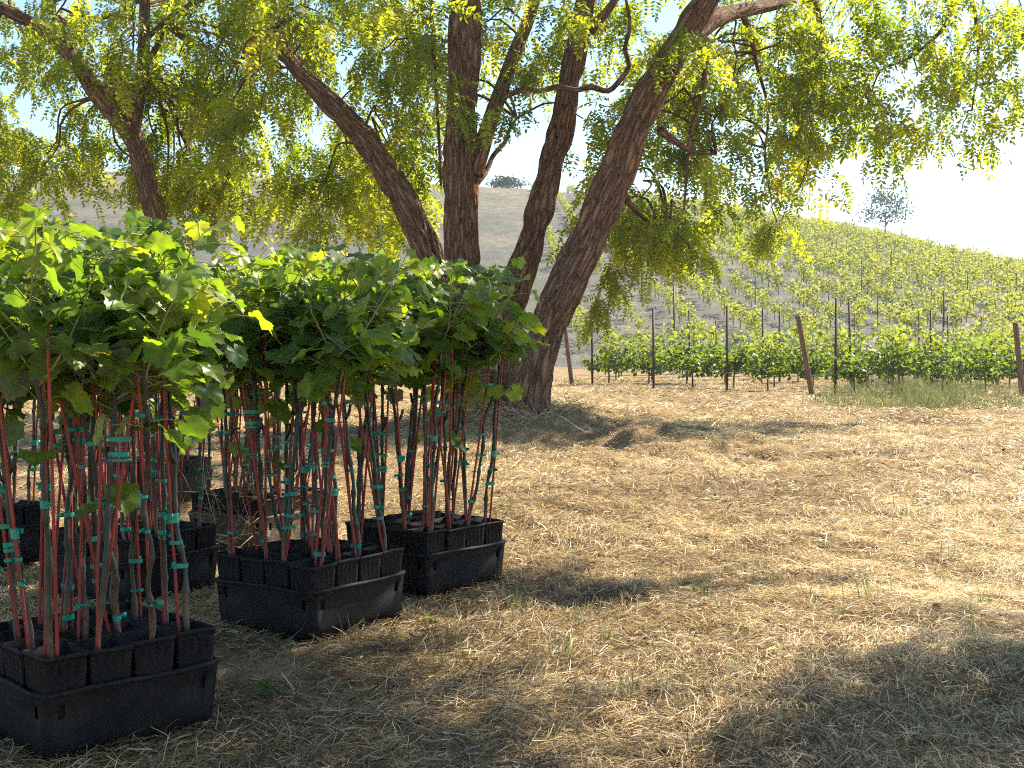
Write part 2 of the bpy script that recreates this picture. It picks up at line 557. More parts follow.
def straw_field(n, d0, d1, wid, L, name_seed, pw=2.0):
    nb = NB()
    u = rng.random(n)
    d = (d0 ** (2 - pw) + u * (d1 ** (2 - pw) - d0 ** (2 - pw))) ** (1 / (2 - pw)) if pw != 2 else d0 * (d1 / d0) ** u
    x = (rng.random(n) * 2 - 1) * (0.41 * d * 1.12 + 0.35)
    return d, x


straw = NB()
# one stalk: two quads bent in the middle
tv = np.array([(-0.5, -0.5, 0), (-0.5, 0.5, 0), (0.05, 0.5, 0.10), (0.05, -0.5, 0.10), (0.5, 0.35, 0.0), (0.5, -0.35, 0.0)])
tf = np.array([(0, 3, 2, 1), (3, 5, 4, 2)])
for (n, d0, d1, L, W) in ((230000, 2.8, 7.5, 0.055, 0.0019), (150000, 6.0, 16.0, 0.075, 0.0036), (60000, 14.0, 32.0, 0.13, 0.009)):
    u = rng.random(n)
    d = np.sqrt(d0 ** 2 + u ** 1.15 * (d1 ** 2 - d0 ** 2))
    x = (rng.random(n) * 2 - 1) * (0.41 * d * 1.15 + 0.35)
    keep = fbm(np.stack((x * 1.3, d * 1.3, x * 0), -1), 3, 21) + rng.random(n) * 0.9 > -0.45
    x, d = x[keep], d[keep]; n = len(x)
    z = ground_h(x, d)
    sw = fbm(np.stack((x * 0.8, d * 0.8, x * 0), -1), 2, 31) * 2.4
    az = sw + rng.normal(0, 0.9, n)
    tilt = rng.normal(0.06, 0.24, n)
    dirs = np.stack((np.cos(az) * np.cos(tilt), np.sin(az) * np.cos(tilt), np.sin(tilt)), -1)
    R = frames(dirs, rng.normal(0, 0.5, n))
    l = L * (0.45 + rng.random(n) ** 1.5 * 1.3); w = W * (0.5 + rng.random(n))
    R = R * np.stack((l, w, l), -1)[:, None, :]
    T = np.stack((x, d, z + 0.004 + np.abs(np.sin(tilt)) * l * 0.4 + rng.random(n) ** 2 * 0.014), -1)
    patch = fbm(np.stack((x * 0.6, d * 0.6, x * 0), -1), 3, 11)
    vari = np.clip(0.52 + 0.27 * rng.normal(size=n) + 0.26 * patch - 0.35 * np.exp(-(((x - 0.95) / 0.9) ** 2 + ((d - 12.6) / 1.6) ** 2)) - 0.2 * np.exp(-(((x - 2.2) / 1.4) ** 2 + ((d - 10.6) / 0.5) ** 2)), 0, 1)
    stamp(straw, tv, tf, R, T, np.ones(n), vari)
n = 9000
d = np.sqrt(2.9 ** 2 + rng.random(n) * (17 ** 2 - 2.9 ** 2)); x = (rng.random(n) * 2 - 1) * (0.41 * d * 1.15 + 0.3)
pk = fbm(np.stack((x * 1.7, d * 1.7, x * 0), -1), 3, 51) + rng.random(n) * 0.5 > 0.35
x, d = x[pk], d[pk]; n = len(x)
az = rng.random(n) * 6.28; tl = rng.normal(0, .25, n)
dirs = np.stack((np.cos(az) * np.cos(tl), np.sin(az) * np.cos(tl), np.sin(tl)), -1)
l = rng.uniform(.012, .04, n) * (1 + d * .04); w = l * rng.uniform(.15, .6, n)
R = frames(dirs, rng.normal(0, .4, n)) * np.stack((l, w, l), -1)[:, None, :]
stamp(straw, tv, tf, R, np.stack((x, d, ground_h(x, d) + rng.uniform(.008, .02, n)), -1), np.ones(n), rng.uniform(0, .22, n))
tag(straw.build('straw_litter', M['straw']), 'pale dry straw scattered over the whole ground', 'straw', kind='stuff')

# longer loose stalks and little green sprouts
blades = NB()
bt = np.array([(0, -0.5, 0), (0, 0.5, 0), (0.5, 0.4, 0.06), (0.5, -0.4, 0.06), (1.0, 0.05, -0.08), (1.0, -0.05, -0.08)])
bf = np.array([(0, 3, 2, 1), (3, 5, 4, 2)])


def tufts(nb, centres, per, L, W, spread, vlo, vhi, lean=0.5):
    for (cx, cy) in centres:
        n = int(per * (0.6 + rng.random() * 0.8))
        r = rng.normal(0, spread, (n, 2))
        x, y = cx + r[:, 0], cy + r[:, 1]
        az = rng.random(n) * 2 * PI; el = PI / 2 - np.abs(rng.normal(0, lean, n))
        dirs = np.stack((np.cos(az) * np.cos(el), np.sin(az) * np.cos(el), np.sin(el)), -1)
        l = L * (0.4 + rng.random(n)); w = W * (0.6 + rng.random(n) * 0.8)
        R = frames(dirs, rng.random(n) * 6) * np.stack((l, w, l), -1)[:, None, :]
        T = np.stack((x, y, ground_h(x, y) - 0.003), -1)
        stamp(nb, bt, bf, R, T, np.ones(n), np.clip(rng.random(n) * (vhi - vlo) + vlo, 0, 1))


def gpt(u, v):
    d = 1250.0 / (v - 340.0)
    return ((u - 512) / 1250 * d, d)


sprouts = NB()
pix = [(515, 615), (575, 625), (560, 600), (615, 540), (658, 575), (738, 560), (765, 585), (860, 590), (845, 555), (690, 690), (790, 690), (955, 560), (985, 600),
       (640, 520), (530, 560), (450, 670), (600, 640), (700, 600), (980, 640), (560, 660), (505, 520), (900, 515), (875, 610), (630, 700), (355, 640), (730, 530)]
tufts(sprouts, [gpt(*q) for q in pix], 14, 0.085, 0.0045, 0.03, 0.25, 0.9, 0.35)
tufts(sprouts, [gpt(rng.uniform(420, 1100), rng.uniform(420, 760)) for _ in range(70)], 7, 0.07, 0.004, 0.03, 0.4, 1.0, 0.5)
tag(sprouts.build('grass_sprouts', M['weed']), 'thin green and dry grass sprouts poking through straw', 'grass', kind='stuff')

# ------------------------------------------------------------------ foliage templates
def frond_template(pairs, L, ll, lw, seed):
    r = np.random.default_rng(seed)
    V = []; Q = []
    xs_ = np.linspace(0.16, 0.95, pairs)

    def rach(t):
        return np.array((L * t * (1 - 0.12 * t * t), 0.0, -L * 0.38 * t * t))
    def quad(a, b, c, d):
        k = len(V); V.extend((a, b, c, d)); Q.append((k, k + 1, k + 2, k + 3))
    for k in range(3):
        t0, t1 = k / 3, (k + 1) / 3
        w = np.array((0, 0.0016, 0.0))
        quad(rach(t0) - w, rach(t1) - w, rach(t1) + w, rach(t0) + w)
    for t in xs_:
        for s in (-1, 1):
            p = rach(t + r.normal(0, 0.008))
            a = s * (PI / 2 - 0.35 + r.normal(0, 0.15))
            dr = np.array((math.cos(a), math.sin(a), -0.35 + r.normal(0, 0.25)))
            dr /= np.linalg.norm(dr)
            sd = np.cross(dr, np.array((0, 0, 1.0))); sd /= np.linalg.norm(sd)
            tw = r.normal(0, 0.4)
            sd = sd * math.cos(tw) + np.cross(dr, sd) * math.sin(tw)
            l = ll * (0.75 + 0.35 * math.sin(PI * t)) * r.uniform(0.85, 1.1); w = lw * r.uniform(0.85, 1.1)
            quad(p, p + dr * l * 0.45 + sd * w / 2, p + dr * l, p + dr * l * 0.45 - sd * w / 2)
    p = rach(1.0); dr = np.array((0.7, 0, -0.7))
    quad(p, p + dr * ll * .5 + np.array((0, lw / 2, 0)), p + dr * ll, p + dr * ll * .5 - np.array((0, lw / 2, 0)))
    return np.array(V), np.array(Q)


FR = [frond_template(7, 0.36, 0.088, 0.040, s) for s in range(4)]


def make_twigs(nb, base, fronds=8, scale=1.0, tone=0.0, droop=0.5):
    """twigs hanging from the points in base (n,3), each with alternate pinnate leaves"""
    n = len(base)
    az = rng.random(n) * 2 * PI
    el = rng.normal(-droop, 0.45, n)
    L = scale * rng.uniform(0.25, 0.6, n)
    d0 = np.stack((np.cos(az) * np.cos(el), np.sin(az) * np.cos(el), np.sin(el)), -1)
    # twig stem (two thin quads)
    end = base + d0 * L[:, None] + np.array((0, 0, -1)) * (L[:, None] ** 2) * 0.5
    midp = base + d0 * (L / 2)[:, None]
    sd = np.cross(d0, np.array((0.1, 0.2, 1.0))); sd /= np.linalg.norm(sd, axis=1)[:, None]; sd *= 0.004
    V = np.stack((base - sd, base + sd, midp + sd, midp - sd, end + sd * .5, end - sd * .5), 1).reshape(-1, 3)
    Fq = (np.array([(0, 1, 2, 3), (3, 2, 4, 5)])[None] + (np.arange(n) * 6)[:, None, None]).reshape(-1, 4)
    nb.add(V, Fq, 0.5, 1)
    tone_t = 0.42 + tone + 0.16 * rng.normal(size=n)
    for k in range(fronds):
        t = (k + rng.random(n) * 0.8) / fronds
        p = base * (1 - t)[:, None] ** 2 + 2 * midp * (t * (1 - t))[:, None] + end * (t ** 2)[:, None]
        a = az + rng.uniform(0.5, 1.5, n) * (1 if k % 2 else -1)
        e = rng.normal(-0.7, 0.4, n)
        dd = np.stack((np.cos(a) * np.cos(e), np.sin(a) * np.cos(e), np.sin(e)), -1)
        R = frames(dd, rng.normal(0, 0.5, n))
        S = scale * rng.uniform(0.65, 1.15, n)
        v = np.clip(tone_t + 0.10 * rng.normal(size=n) + (rng.random(n) < 0.01) * 0.4, 0, 1)
        ch = rng.integers(0, len(FR), n)
        for c in range(len(FR)):
            w = ch == c
            if w.any():
                stamp(nb, FR[c][0], FR[c][1], R[w], p[w], S[w], v[w])


def clump_points(n, boxes):
    """boxes: (u0,v0,u1,v1,d0,d1,weight) volumes, thinned by a 3D noise so that gaps open"""
    tot = sum(b[6] for b in boxes)
    out = []
    for (u0, v0, u1, v1, d0, d1, w) in boxes:
        k = int(n * w / tot); got = 0
        while got < k:
            u = rng.uniform(u0, u1, 400); v = rng.uniform(v0, v1, 400); d = rng.uniform(d0, d1, 400)
            pts = np.array([P(*q) for q in zip(u, v, d)])
            dn = fbm(pts * np.array((1.7, 1.0, 1.7)), 2, 77)
            pts = pts[dn + rng.random(400) * 0.4 > 0.20][: k - got]
            out.append(pts); got += len(pts)
    return np.concatenate(out)


def stemw(nb, px, seg=12, step=0.06, furrow=0.0, seed=0):
    """px: list of (u, v, depth, radius in metres)"""
    pts = [P(a[0], a[1], a[2]) for a in px]
    tube(nb, pts, [a[3] for a in px], seg=seg, step=step, furrow=furrow, seed=seed)
    return pts


def branch_to(nb, src, dst, r0, seed):
    r = np.random.default_rng(seed)
    src = np.array(src); dst = np.array(dst)
    L = np.linalg.norm(dst - src)
    pts = [src]
    for t in (0.3, 0.6, 0.85, 1.0):
        p = src * (1 - t) + dst * t + np.array((0, 0, 0.22 * L * math.sin(PI * t))) + r.normal(0, 0.05 * L, 3) * (t < 1)
        pts.append(p)
    tube(nb, pts, np.linspace(r0, 0.008, 5), seg=6, step=0.12)


# ------------------------------------------------------------------ big multi-stemmed locust
t1 = empty('locust_tree', tuple(TREE1))
tag(t1, 'big locust tree with several leaning rough brown stems from one base', 'tree')


def part(nb, name, mats, root, **kw):
    o = nb.build(name, mats, root, **kw)
    o.location = -root.location
    return o


stem_defs = {
    'right': [(522, 446, 14.1, .42), (527, 425, 14.1, .31), (533, 385, 14.1, .25), (545, 335, 14.1, .23), (562, 290, 14.1, .212), (588, 240, 14.1, .20), (614, 180, 14.1, .192), (637, 120, 14.1, .185), (664, 70, 14.2, .175), (695, 20, 14.3, .16), (735, -40, 14.5, .145), (800, -110, 14.7, .13), (900, -160, 14.9, .09)],
    'middle': [(455, 448, 14.6, .42), (462, 420, 14.6, .34), (468, 370, 14.6, .27), (465, 310, 14.6, .235), (462, 250, 14.6, .225), (461, 180, 14.6, .215), (462, 110, 14.6, .195), (464, 40, 14.6, .19), (465, -40, 14.6, .17), (470, -140, 14.7, .13), (480, -260, 14.9, .08)],
    'leaning': [(497, 440, 14.9, .26), (501, 370, 14.9, .21), (513, 300, 14.9, .19), (530, 245, 14.9, .172), (544, 190, 14.9, .16), (560, 130, 14.9, .15), (574, 60, 14.9, .135), (586, 0, 14.9, .12), (600, -80, 15.0, .09), (640, -180, 15.2, .06)],
    'left': [(452, 350, 14.8, .22), (436, 275, 14.9, .19), (420, 232, 15.0, .18), (398, 190, 15.0, .165), (370, 145, 15.0, .15), (335, 108, 15.0, .135), (300, 72, 15.0, .115), (272, 35, 15.0, .095), (250, -10, 15.0, .08), (225, -70, 15.2, .06)],
}
trunk = NB()
for k, (nm, px) in enumerate(stem_defs.items()):
    stemw(trunk, px, seg=72, step=0.03, furrow=0.034, seed=k * 13 + 1)
# root flare
for k, a in enumerate((0.3, 1.2, 2.3, 3.4, 4.3, 5.2, 5.9)):
    c = P(490, 425, 14.4); c[2] = 0.22
    e = c + np.array((math.cos(a) * 0.85, math.sin(a) * 0.7, -0.30))
    tube(trunk, [c, c * 0.55 + e * 0.45 + np.array((0, 0, 0.03)), e], [0.24, 0.15, 0.05], seg=24, step=0.04, furrow=0.03, seed=40 + k)
part(trunk, 'trunk', M['bark'], t1, smooth=True, bark=True)

limbs = NB()
limb_defs = [
    [(474, 175, 14.6, .11), (488, 128, 14.7, .10), (503, 85, 14.8, .09), (516, 50, 14.9, .085), (532, 10, 15.0, .07), (548, -50, 15.1, .05)],
    [(476, 184, 14.9, .04), (486, 172, 15.1, .032), (493, 156, 15.3, .030), (505, 142, 15.6, .026), (510, 128, 15.7, .02), (517, 118, 15.8, .014)],
    [(505, 97, 14.3, .03), (522, 90, 14.3, .035), (540, 91, 14.35, .03), (558, 87, 14.4, .035), (575, 90, 14.4, .03), (592, 87, 14.5, .038), (608, 91, 14.5, .032), (620, 80, 14.5, .03), (629, 66, 14.5, .028), (625, 48, 14.6, .026), (630, 25, 14.6, .022), (624, -10, 14.7, .015)],
    [(431, -20, 14.9, .022), (433, 40, 14.9, .02), (436, 90, 14.9, .022), (439, 140, 14.9, .02), (441, 186, 14.9, .014)],
    [(590, 30, 14.9, .07), (605, 14, 15.0, .055), (622, -10, 15.1, .04)],
    [(660, 130, 14.4, .05), (676, 142, 14.6, .04), (694, 152, 14.8, .03), (716, 154, 15.0, .02)],
    [(690, 40, 14.25, .11), (722, 16, 15.0, .10), (765, 6, 16.0, .085), (815, -4, 17.0, .07), (870, -10, 17.6, .055), (940, -20, 17.6, .045), (1010, -10, 17.4, .03)],
    [(742, 12, 15.4, .045), (752, 40, 16.2, .035), (757, 66, 16.8, .026), (768, 110, 17.2, .018), (765, 160, 17.5, .012), (772, 205, 17.5, .007)],
    [(815, -4, 17.0, .045), (820, 40, 17.2, .033), (806, 90, 17.3, .024), (812, 130, 17.4, .014), (806, 175, 17.4, .008)],
    [(955, -15, 17.6, .04), (948, 20, 17.5, .03), (930, 42, 17.5, .026), (905, 60, 17.4, .02), (880, 72, 17.4, .014), (868, 105, 17.4, .008)],
    [(966, -20, 17.6, .035), (976, 20, 17.5, .028), (978, 62, 17.4, .02), (972, 110, 17.4, .01)],
    [(700, 15, 14.3, .05), (704, 80, 14.6, .03), (690, 140, 14.7, .022), (684, 210, 14.8, .012)],
    [(610, 180, 14.6, .05), (640, 215, 15.0, .03), (668, 235, 15.3, .015)],
]
for px in limb_defs:
    stemw(limbs, px, seg=10, step=0.05)
LIMB_PTS = np.concatenate([smooth_path([P(a[0], a[1], a[2]) for a in px], [a[3] for a in px], 0.15)[0] for px in limb_defs + list(stem_defs.values())])
LIMB_PTS = LIMB_PTS[LIMB_PTS[:, 2] > 2.2]
crown = NB()
boxes1 = [
    (225, -30, 440, 50, 14.0, 17.5, 1.1),
    (200, 20, 330, 200, 15.2, 18.2, 1.15),
    (300, 100, 430, 215, 15.4, 18.5, 0.75),
    (330, -20, 440, 110, 15.2, 18.0, 0.55),
    (480, -30, 600, 70, 14.8, 17.5, 0.38),
    (590, -30, 660, 120, 15.0, 17.5, 0.30),
    (570, 95, 720, 235, 15.0, 17.5, 0.85),
    (590, 205, 700, 248, 15.0, 16.6, 0.26),
    (655, -30, 740, 110, 14.6, 17.5, 0.55),
]
boxes1b = [
    (735, -30, 870, 80, 16.2, 19.2, 0.60),
    (735, 70, 860, 135, 16.4, 19.0, 0.36),
    (700, 120, 835, 190, 17.0, 18.6, 0.26),
    (755, 180, 800, 228, 17.0, 17.8, 0.05),
    (860, -30, 1060, 60, 16.0, 19.0, 0.50),
    (850, 55, 960, 130, 16.4, 18.4, 0.24),
    (880, 120, 930, 160, 16.6, 17.8, 0.05),
    (950, 50, 1060, 130, 16.4, 18.4, 0.20),
]
CP1a = clump_points(540, boxes1)
make_twigs(crown, CP1a, fronds=7, scale=0.98)
CP1b = clump_points(235, boxes1b)
make_twigs(crown, CP1b, fronds=7, scale=1.12)
CP1 = np.concatenate((CP1a, CP1b))
for k, p in enumerate(CP1[::6]):
    dd_ = np.linalg.norm(LIMB_PTS - p, axis=1); q = int(np.argmin(dd_))
    if dd_[q] < 2.2: branch_to(limbs, LIMB_PTS[q], p, 0.010 + 0.006 * dd_[q], 900 + k)
# leafy shoots on the trunk and low branch tips
small = [(448, 60, 14.2, 30, 40, 5), (458, 95, 14.2, 22, 18, 5), (500, 110, 14.1, 14, 14, 4), (540, 60, 14.4, 25, 18, 7), (690, 40, 13.8, 22, 18, 9), (767, 225, 17.4, 7, 12, 6), (612, 268, 15.0, 18, 18, 7),
         (598, 295, 15.2, 12, 14, 5), (668, 225, 14.8, 20, 20, 8), (570, 5, 14.0, 30, 14, 8), (800, 130, 16.5, 18, 14, 6), (812, 60, 16.3, 25, 18, 8)]
for (u, v, d, su, sv, n) in small:
    make_twigs(crown, np.array([P(rng.normal(u, su * .5), rng.normal(v, sv * .5), d + rng.normal(0, .1)) for _ in range(n)]), fronds=6, scale=0.85)
# the high crown above the picture
n = 260
cc = []
while len(cc) < n:
    q = rng.uniform(-1, 1, 3)
    if 0.25 < np.dot(q, q) < 1:
        p = np.array((0.0, 15.8, 8.2)) + q * np.array((5.5, 4.0, 2.6))
        cc.append(p)
make_twigs(crown, np.array(cc), fronds=8, scale=1.15)
# unseen limb added overhead on the sun's side to shade the trays and straw
over = NB()
tube(over, [P(735, -40, 14.5), (3.6, 12.6, 6.0), (4.3, 10.6, 6.1), (4.2, 8.9, 5.7), (3.6, 7.4, 5.2)], [.16, .14, .11, .08, .04], seg=16, step=0.08, furrow=0.01)
tube(over, [(4.25, 9.6, 5.9), (5.2, 8.2, 5.8), (5.6, 7.0, 5.3)], [.07, .05, .025], seg=10, step=0.1)


def shade(gx, gy, h, rx, ry, n):
    """an added leaf mass out of view at height h, placed between the sun and the ground around (gx, gy)"""
    L = h / math.tan(SUN_EL)
    cx, cy = gx + math.sin(SUN_AZ) * L, gy + math.cos(SUN_AZ) * L
    q = rng.normal(0, 0.5, (n, 3)) * np.array((rx, ry, 0.25))
    make_twigs(crown, np.array((cx, cy, h + 0.3)) + q, fronds=8, scale=1.1)
    branch_to(over, (4.3, 9.6, 5.9) if cy > 7.5 else (4.0, 8.3, 5.5), (cx, cy, h + 0.35), 0.04, int(abs(gx * 100 + gy * 10)))


SH = []
for (u, v, h, rx, ry, n) in [(60, 740, 4.4, .45, .5, 22), (210, 745, 4.4, .30, .30, 9), (320, 690, 4.4, .22, .30, 3), (130, 620, 4.4, .5, .5, 20), (1000, 705, 4.7, .36, .42, 13), (900, 765, 4.7, .36, .22, 8),
                             (1035, 665, 4.6, .2, .3, 6), (600, 592, 4.8, .34, .14, 7), (280, 600, 4.8, .5, .5, 12)]:
    gx, gy = gpt(u, v)
    shade(gx, gy, h, rx, ry, n)
part(crown, 'crown', [M['locust'], M['twig']], t1)
part(limbs, 'branch', M['bark'], t1, smooth=True, bark=True)
part(over, 'branch', M['bark'], t1, smooth=True, bark=True)  # the added limb out of view that carries the shading leaves

# ------------------------------------------------------------------ smaller tree on the left
t2 = empty('locust_tree', tuple(TREE2))
tag(t2, 'smaller locust tree with one forking trunk behind the potted vines', 'tree')
tr = NB()
stemw(tr, [(217, 424, 16.7, .19), (205, 380, 16.7, .16), (182, 310, 16.7, .15), (161, 240, 16.7, .148), (149, 190, 16.7, .145), (138, 150, 16.7, .15), (129, 126, 16.7, .15)], seg=48, step=0.035, furrow=0.02, seed=5)
stemw(tr, [(133, 140, 16.7, .13), (118, 118, 16.6, .125), (98, 95, 16.6, .12), (80, 68, 16.6, .115), (62, 46, 16.6, .105), (38, 27, 16.6, .10), (10, 12, 16.6, .09), (-40, -12, 16.6, .07), (-110, -50, 16.6, .04)], seg=40, step=0.035, furrow=0.016, seed=6)
stemw(tr, [(131, 140, 16.7, .12), (136, 110, 16.8, .10), (142, 80, 16.8, .085), (144, 45, 16.9, .08), (145, 0, 17.0, .075), (148, -60, 17.0, .05), (160, -140, 17.1, .03)], seg=32, step=0.04, furrow=0.012, seed=7)
part(tr, 'trunk', M['bark'], t2, smooth=True, bark=True)
lb = NB()
for px in [[(143, 70, 16.9, .05), (158, 45, 17.0, .04), (168, 28, 17.0, .035), (190, 2, 17.1, .02)],
           [(136, 18, 16.8, .03), (118, 16, 16.7, .03), (90, 18, 16.6, .025), (60, 8, 16.5, .015)],
           [(140, 95, 16.8, .03), (120, 78, 17.2, .03), (100, 92, 17.4, .02)],
           [(145, 40, 16.9, .04), (180, 10, 16.6, .03), (230, -10, 16.4, .02)],
           [(60, 44, 16.6, .03), (54, 20, 16.8, .025), (56, -10, 17, .02)]]:
    stemw(lb, px, seg=8, step=0.06)
part(lb, 'branch', M['bark'], t2, smooth=True, bark=True)
c2 = NB()
LP2 = None
boxes2 = [
    (-60, -30, 130, 60, 15.4, 19.0, 0.8),
    (100, -30, 260, 90, 15.6, 19.0, 1.0),
    (-60, 60, 130, 165, 16.9, 19.5, 1.15),
    (130, 80, 300, 200, 17.0, 19.5, 1.35),
    (-30, 130, 110, 196, 17.0, 18.8, 0.45),
    (120, 150, 250, 228, 17.0, 18.6, 0.55),
    (310, 120, 410, 232, 17.6, 19.0, 0.55),
    (330, 110, 425, 195, 18.0, 19.5, 0.35),
]
CP2 = clump_points(470, boxes2)
LP2 = np.array([P(*q) for q in [(60, 44, 16.6), (38, 27, 16.6), (10, 12, 16.6), (98, 95, 16.6), (142, 80, 16.8), (144, 45, 16.9), (145, 5, 17.0), (168, 28, 17.0), (180, 10, 16.6), (230, -10, 16.4)]])
lb2 = NB()
for k, p in enumerate(CP2[::7]):
    dd_ = np.linalg.norm(LP2 - p, axis=1); q = int(np.argmin(dd_))
    if dd_[q] < 2.5: branch_to(lb2, LP2[q], p, 0.010 + 0.008 * dd_[q], 1900 + k)
part(lb2, 'branch', M['bark'], t2, smooth=True, bark=True)
make_twigs(c2, CP2, fronds=7, scale=1.0)
cc = []
while len(cc) < 70:
    q = rng.uniform(-1, 1, 3)
    if 0.2 < np.dot(q, q) < 1:
        cc.append(np.array((-4.4, 17.6, 7.2)) + q * np.array((3.8, 3.0, 1.6)))
make_twigs(c2, np.array(cc), fronds=8, scale=1.2)
part(c2, 'crown', [M['locust'], M['twig']], t2)

# ------------------------------------------------------------------ grape leaf
def grape_leaf(seed, res=40):
    r = np.random.default_rng(seed)
    th = np.linspace(-PI, PI, res, endpoint=False)
    lobes = [(0.0, 1.0, 0.62), (0.98, 0.92, 0.60), (-0.98, 0.92, 0.60), (2.0, 0.84, 0.66), (-2.0, 0.84, 0.66)]
    rad = np.full(res, 0.66)
    for a, h, w in lobes:
        dd = (th - a - r.normal(0, 0.04) + PI) % (2 * PI) - PI
        rad = np.maximum(rad, h * r.uniform(0.92, 1.05) * (1 - np.abs(dd / w) ** 1.3 * 0.26) * (np.abs(dd) < w * 1.25))
    rad *= 1 + 0.055 * np.where(np.arange(res) % 2 == 0, 1, -1)
    dback = np.abs((th + PI + PI) % (2 * PI) - PI)
    rad *= 1 - 0.75 * np.exp(-(dback / 0.16) ** 2)
    rings = [0.0, 0.35, 0.7, 1.0]
    fold = r.uniform(0.0, 0.45); cup = r.uniform(-0.35, 0.15); wav = r.uniform(0.03, 0.09); ph = r.uniform(0, 6)
    V = [(0, 0, 0)]
    for q in rings[1:]:
        rr = rad * q if q == 1.0 else (rad * 0.6 + 0.4 * rad.mean()) * q
        x = rr * np.cos(th); y = rr * np.sin(th)
        vein = np.cos(th * 3.3) * 0.03 * q
        z = fold * np.abs(y) * 0.6 + cup * (x * x + y * y) * 0.6 + wav * np.sin(th * 5 + ph) * q * q + vein
        V.extend(zip(x, y, z))
    V = np.array(V) * 0.5
    V[:, 0] += 0.08
    T3 = [(0, 1 + k, 1 + (k + 1) % res) for k in range(res)]
    Q4 = []
    for g in range(2):
        o = 1 + g * res
        Q4 += [(o + k, o + res + k, o + res + (k + 1) % res, o + (k + 1) % res) for k in range(res)]
    return V, np.array(T3), np.array(Q4)


GL = [grape_leaf(s) for s in range(6)]


def put_leaf(nb, k, R, T, s, vari, mat=0):
    V, T3, Q4 = GL[k]
    W = (V * s) @ R.T + T
    base = nb.n
    nb.add(W, T3, vari, mat)
    nb.F.append((Q4 + base, mat))


# ------------------------------------------------------------------ potted vines
TRAY_H, POT_TOP, PITCHP = 0.176, 0.258, 0.117


def square_ring(half, z, groove, res=14):
    pts = []
    for s in range(4):
        a = s * PI / 2
        for k in range(res):
            t = -1 + 2 * k / res
            off = groove if (k % 3 == 2 and 2 <= k <= res - 2) else 0.0
            x, y = half - off, t * half * 0.985
            pts.append((x * math.cos(a) - y * math.sin(a), x * math.sin(a) + y * math.cos(a), z))
    return pts


def loft(nb, rings, close_top=False, close_bottom=False, vari=0.5):
    m = len(rings[0]); V = np.array([p for r in rings for p in r])
    Q = [(i * m + k, i * m + (k + 1) % m, (i + 1) * m + (k + 1) % m, (i + 1) * m + k) for i in range(len(rings) - 1) for k in range(m)]
    base = nb.n
    nb.add(V, Q, vari)
    if close_bottom: nb.F.append((np.array([[base + k for k in range(m)][::-1]]), 0))
    if close_top: nb.F.append((np.array([[base + (len(rings) - 1) * m + k for k in range(m)]]), 0))


def make_pot(parent, seed):
    r = np.random.default_rng(seed)
    h = 0.0572
    nb = NB()
    loft(nb, [square_ring(0.039, 0.006, 0), square_ring(0.045, 0.09, 0), square_ring(0.0455, 0.095, 0.0035), square_ring(0.0538, 0.234, 0.0035), square_ring(0.0540, 0.238, 0), square_ring(0.0545, 0.246, 0), square_ring(h, 0.247, 0), square_ring(h, POT_TOP, 0), square_ring(h - 0.003, POT_TOP, 0), square_ring(0.050, 0.20, 0)], close_bottom=True)
    V = nb.V[0]
    warp = fbm(V * 9 + seed * 7, 2, seed) * 0.0035 * (V[:, 2:3][:, 0] / 0.25)
    V[:, 0] += warp; V[:, 1] -= warp * 0.7; V[:, 2] += fbm(V * 11 + 3, 2, seed) * 0.003 * (V[:, 2] > 0.2)
    pot = nb.build('pot', M['pot'], parent, smooth=False)
    sb = NB()
    g = 11
    xs_ = np.linspace(-0.0505, 0.0505, g)
    X, Y = np.meshgrid(xs_, xs_)
    q = np.stack((X, Y, X * 0), -1).reshape(-1, 3)
    Z = 0.222 + 0.008 * fbm(q * 60 + seed, 3, seed)
    idx = np.arange(g * g).reshape(g, g)
    sb.add(np.stack((q[:, 0], q[:, 1], Z), -1), np.stack((idx[:-1, :-1], idx[:-1, 1:], idx[1:, 1:], idx[1:, :-1]), -1).reshape(-1, 4))
    sb.build('soil', M['soil'], pot, smooth=True)
    return pot


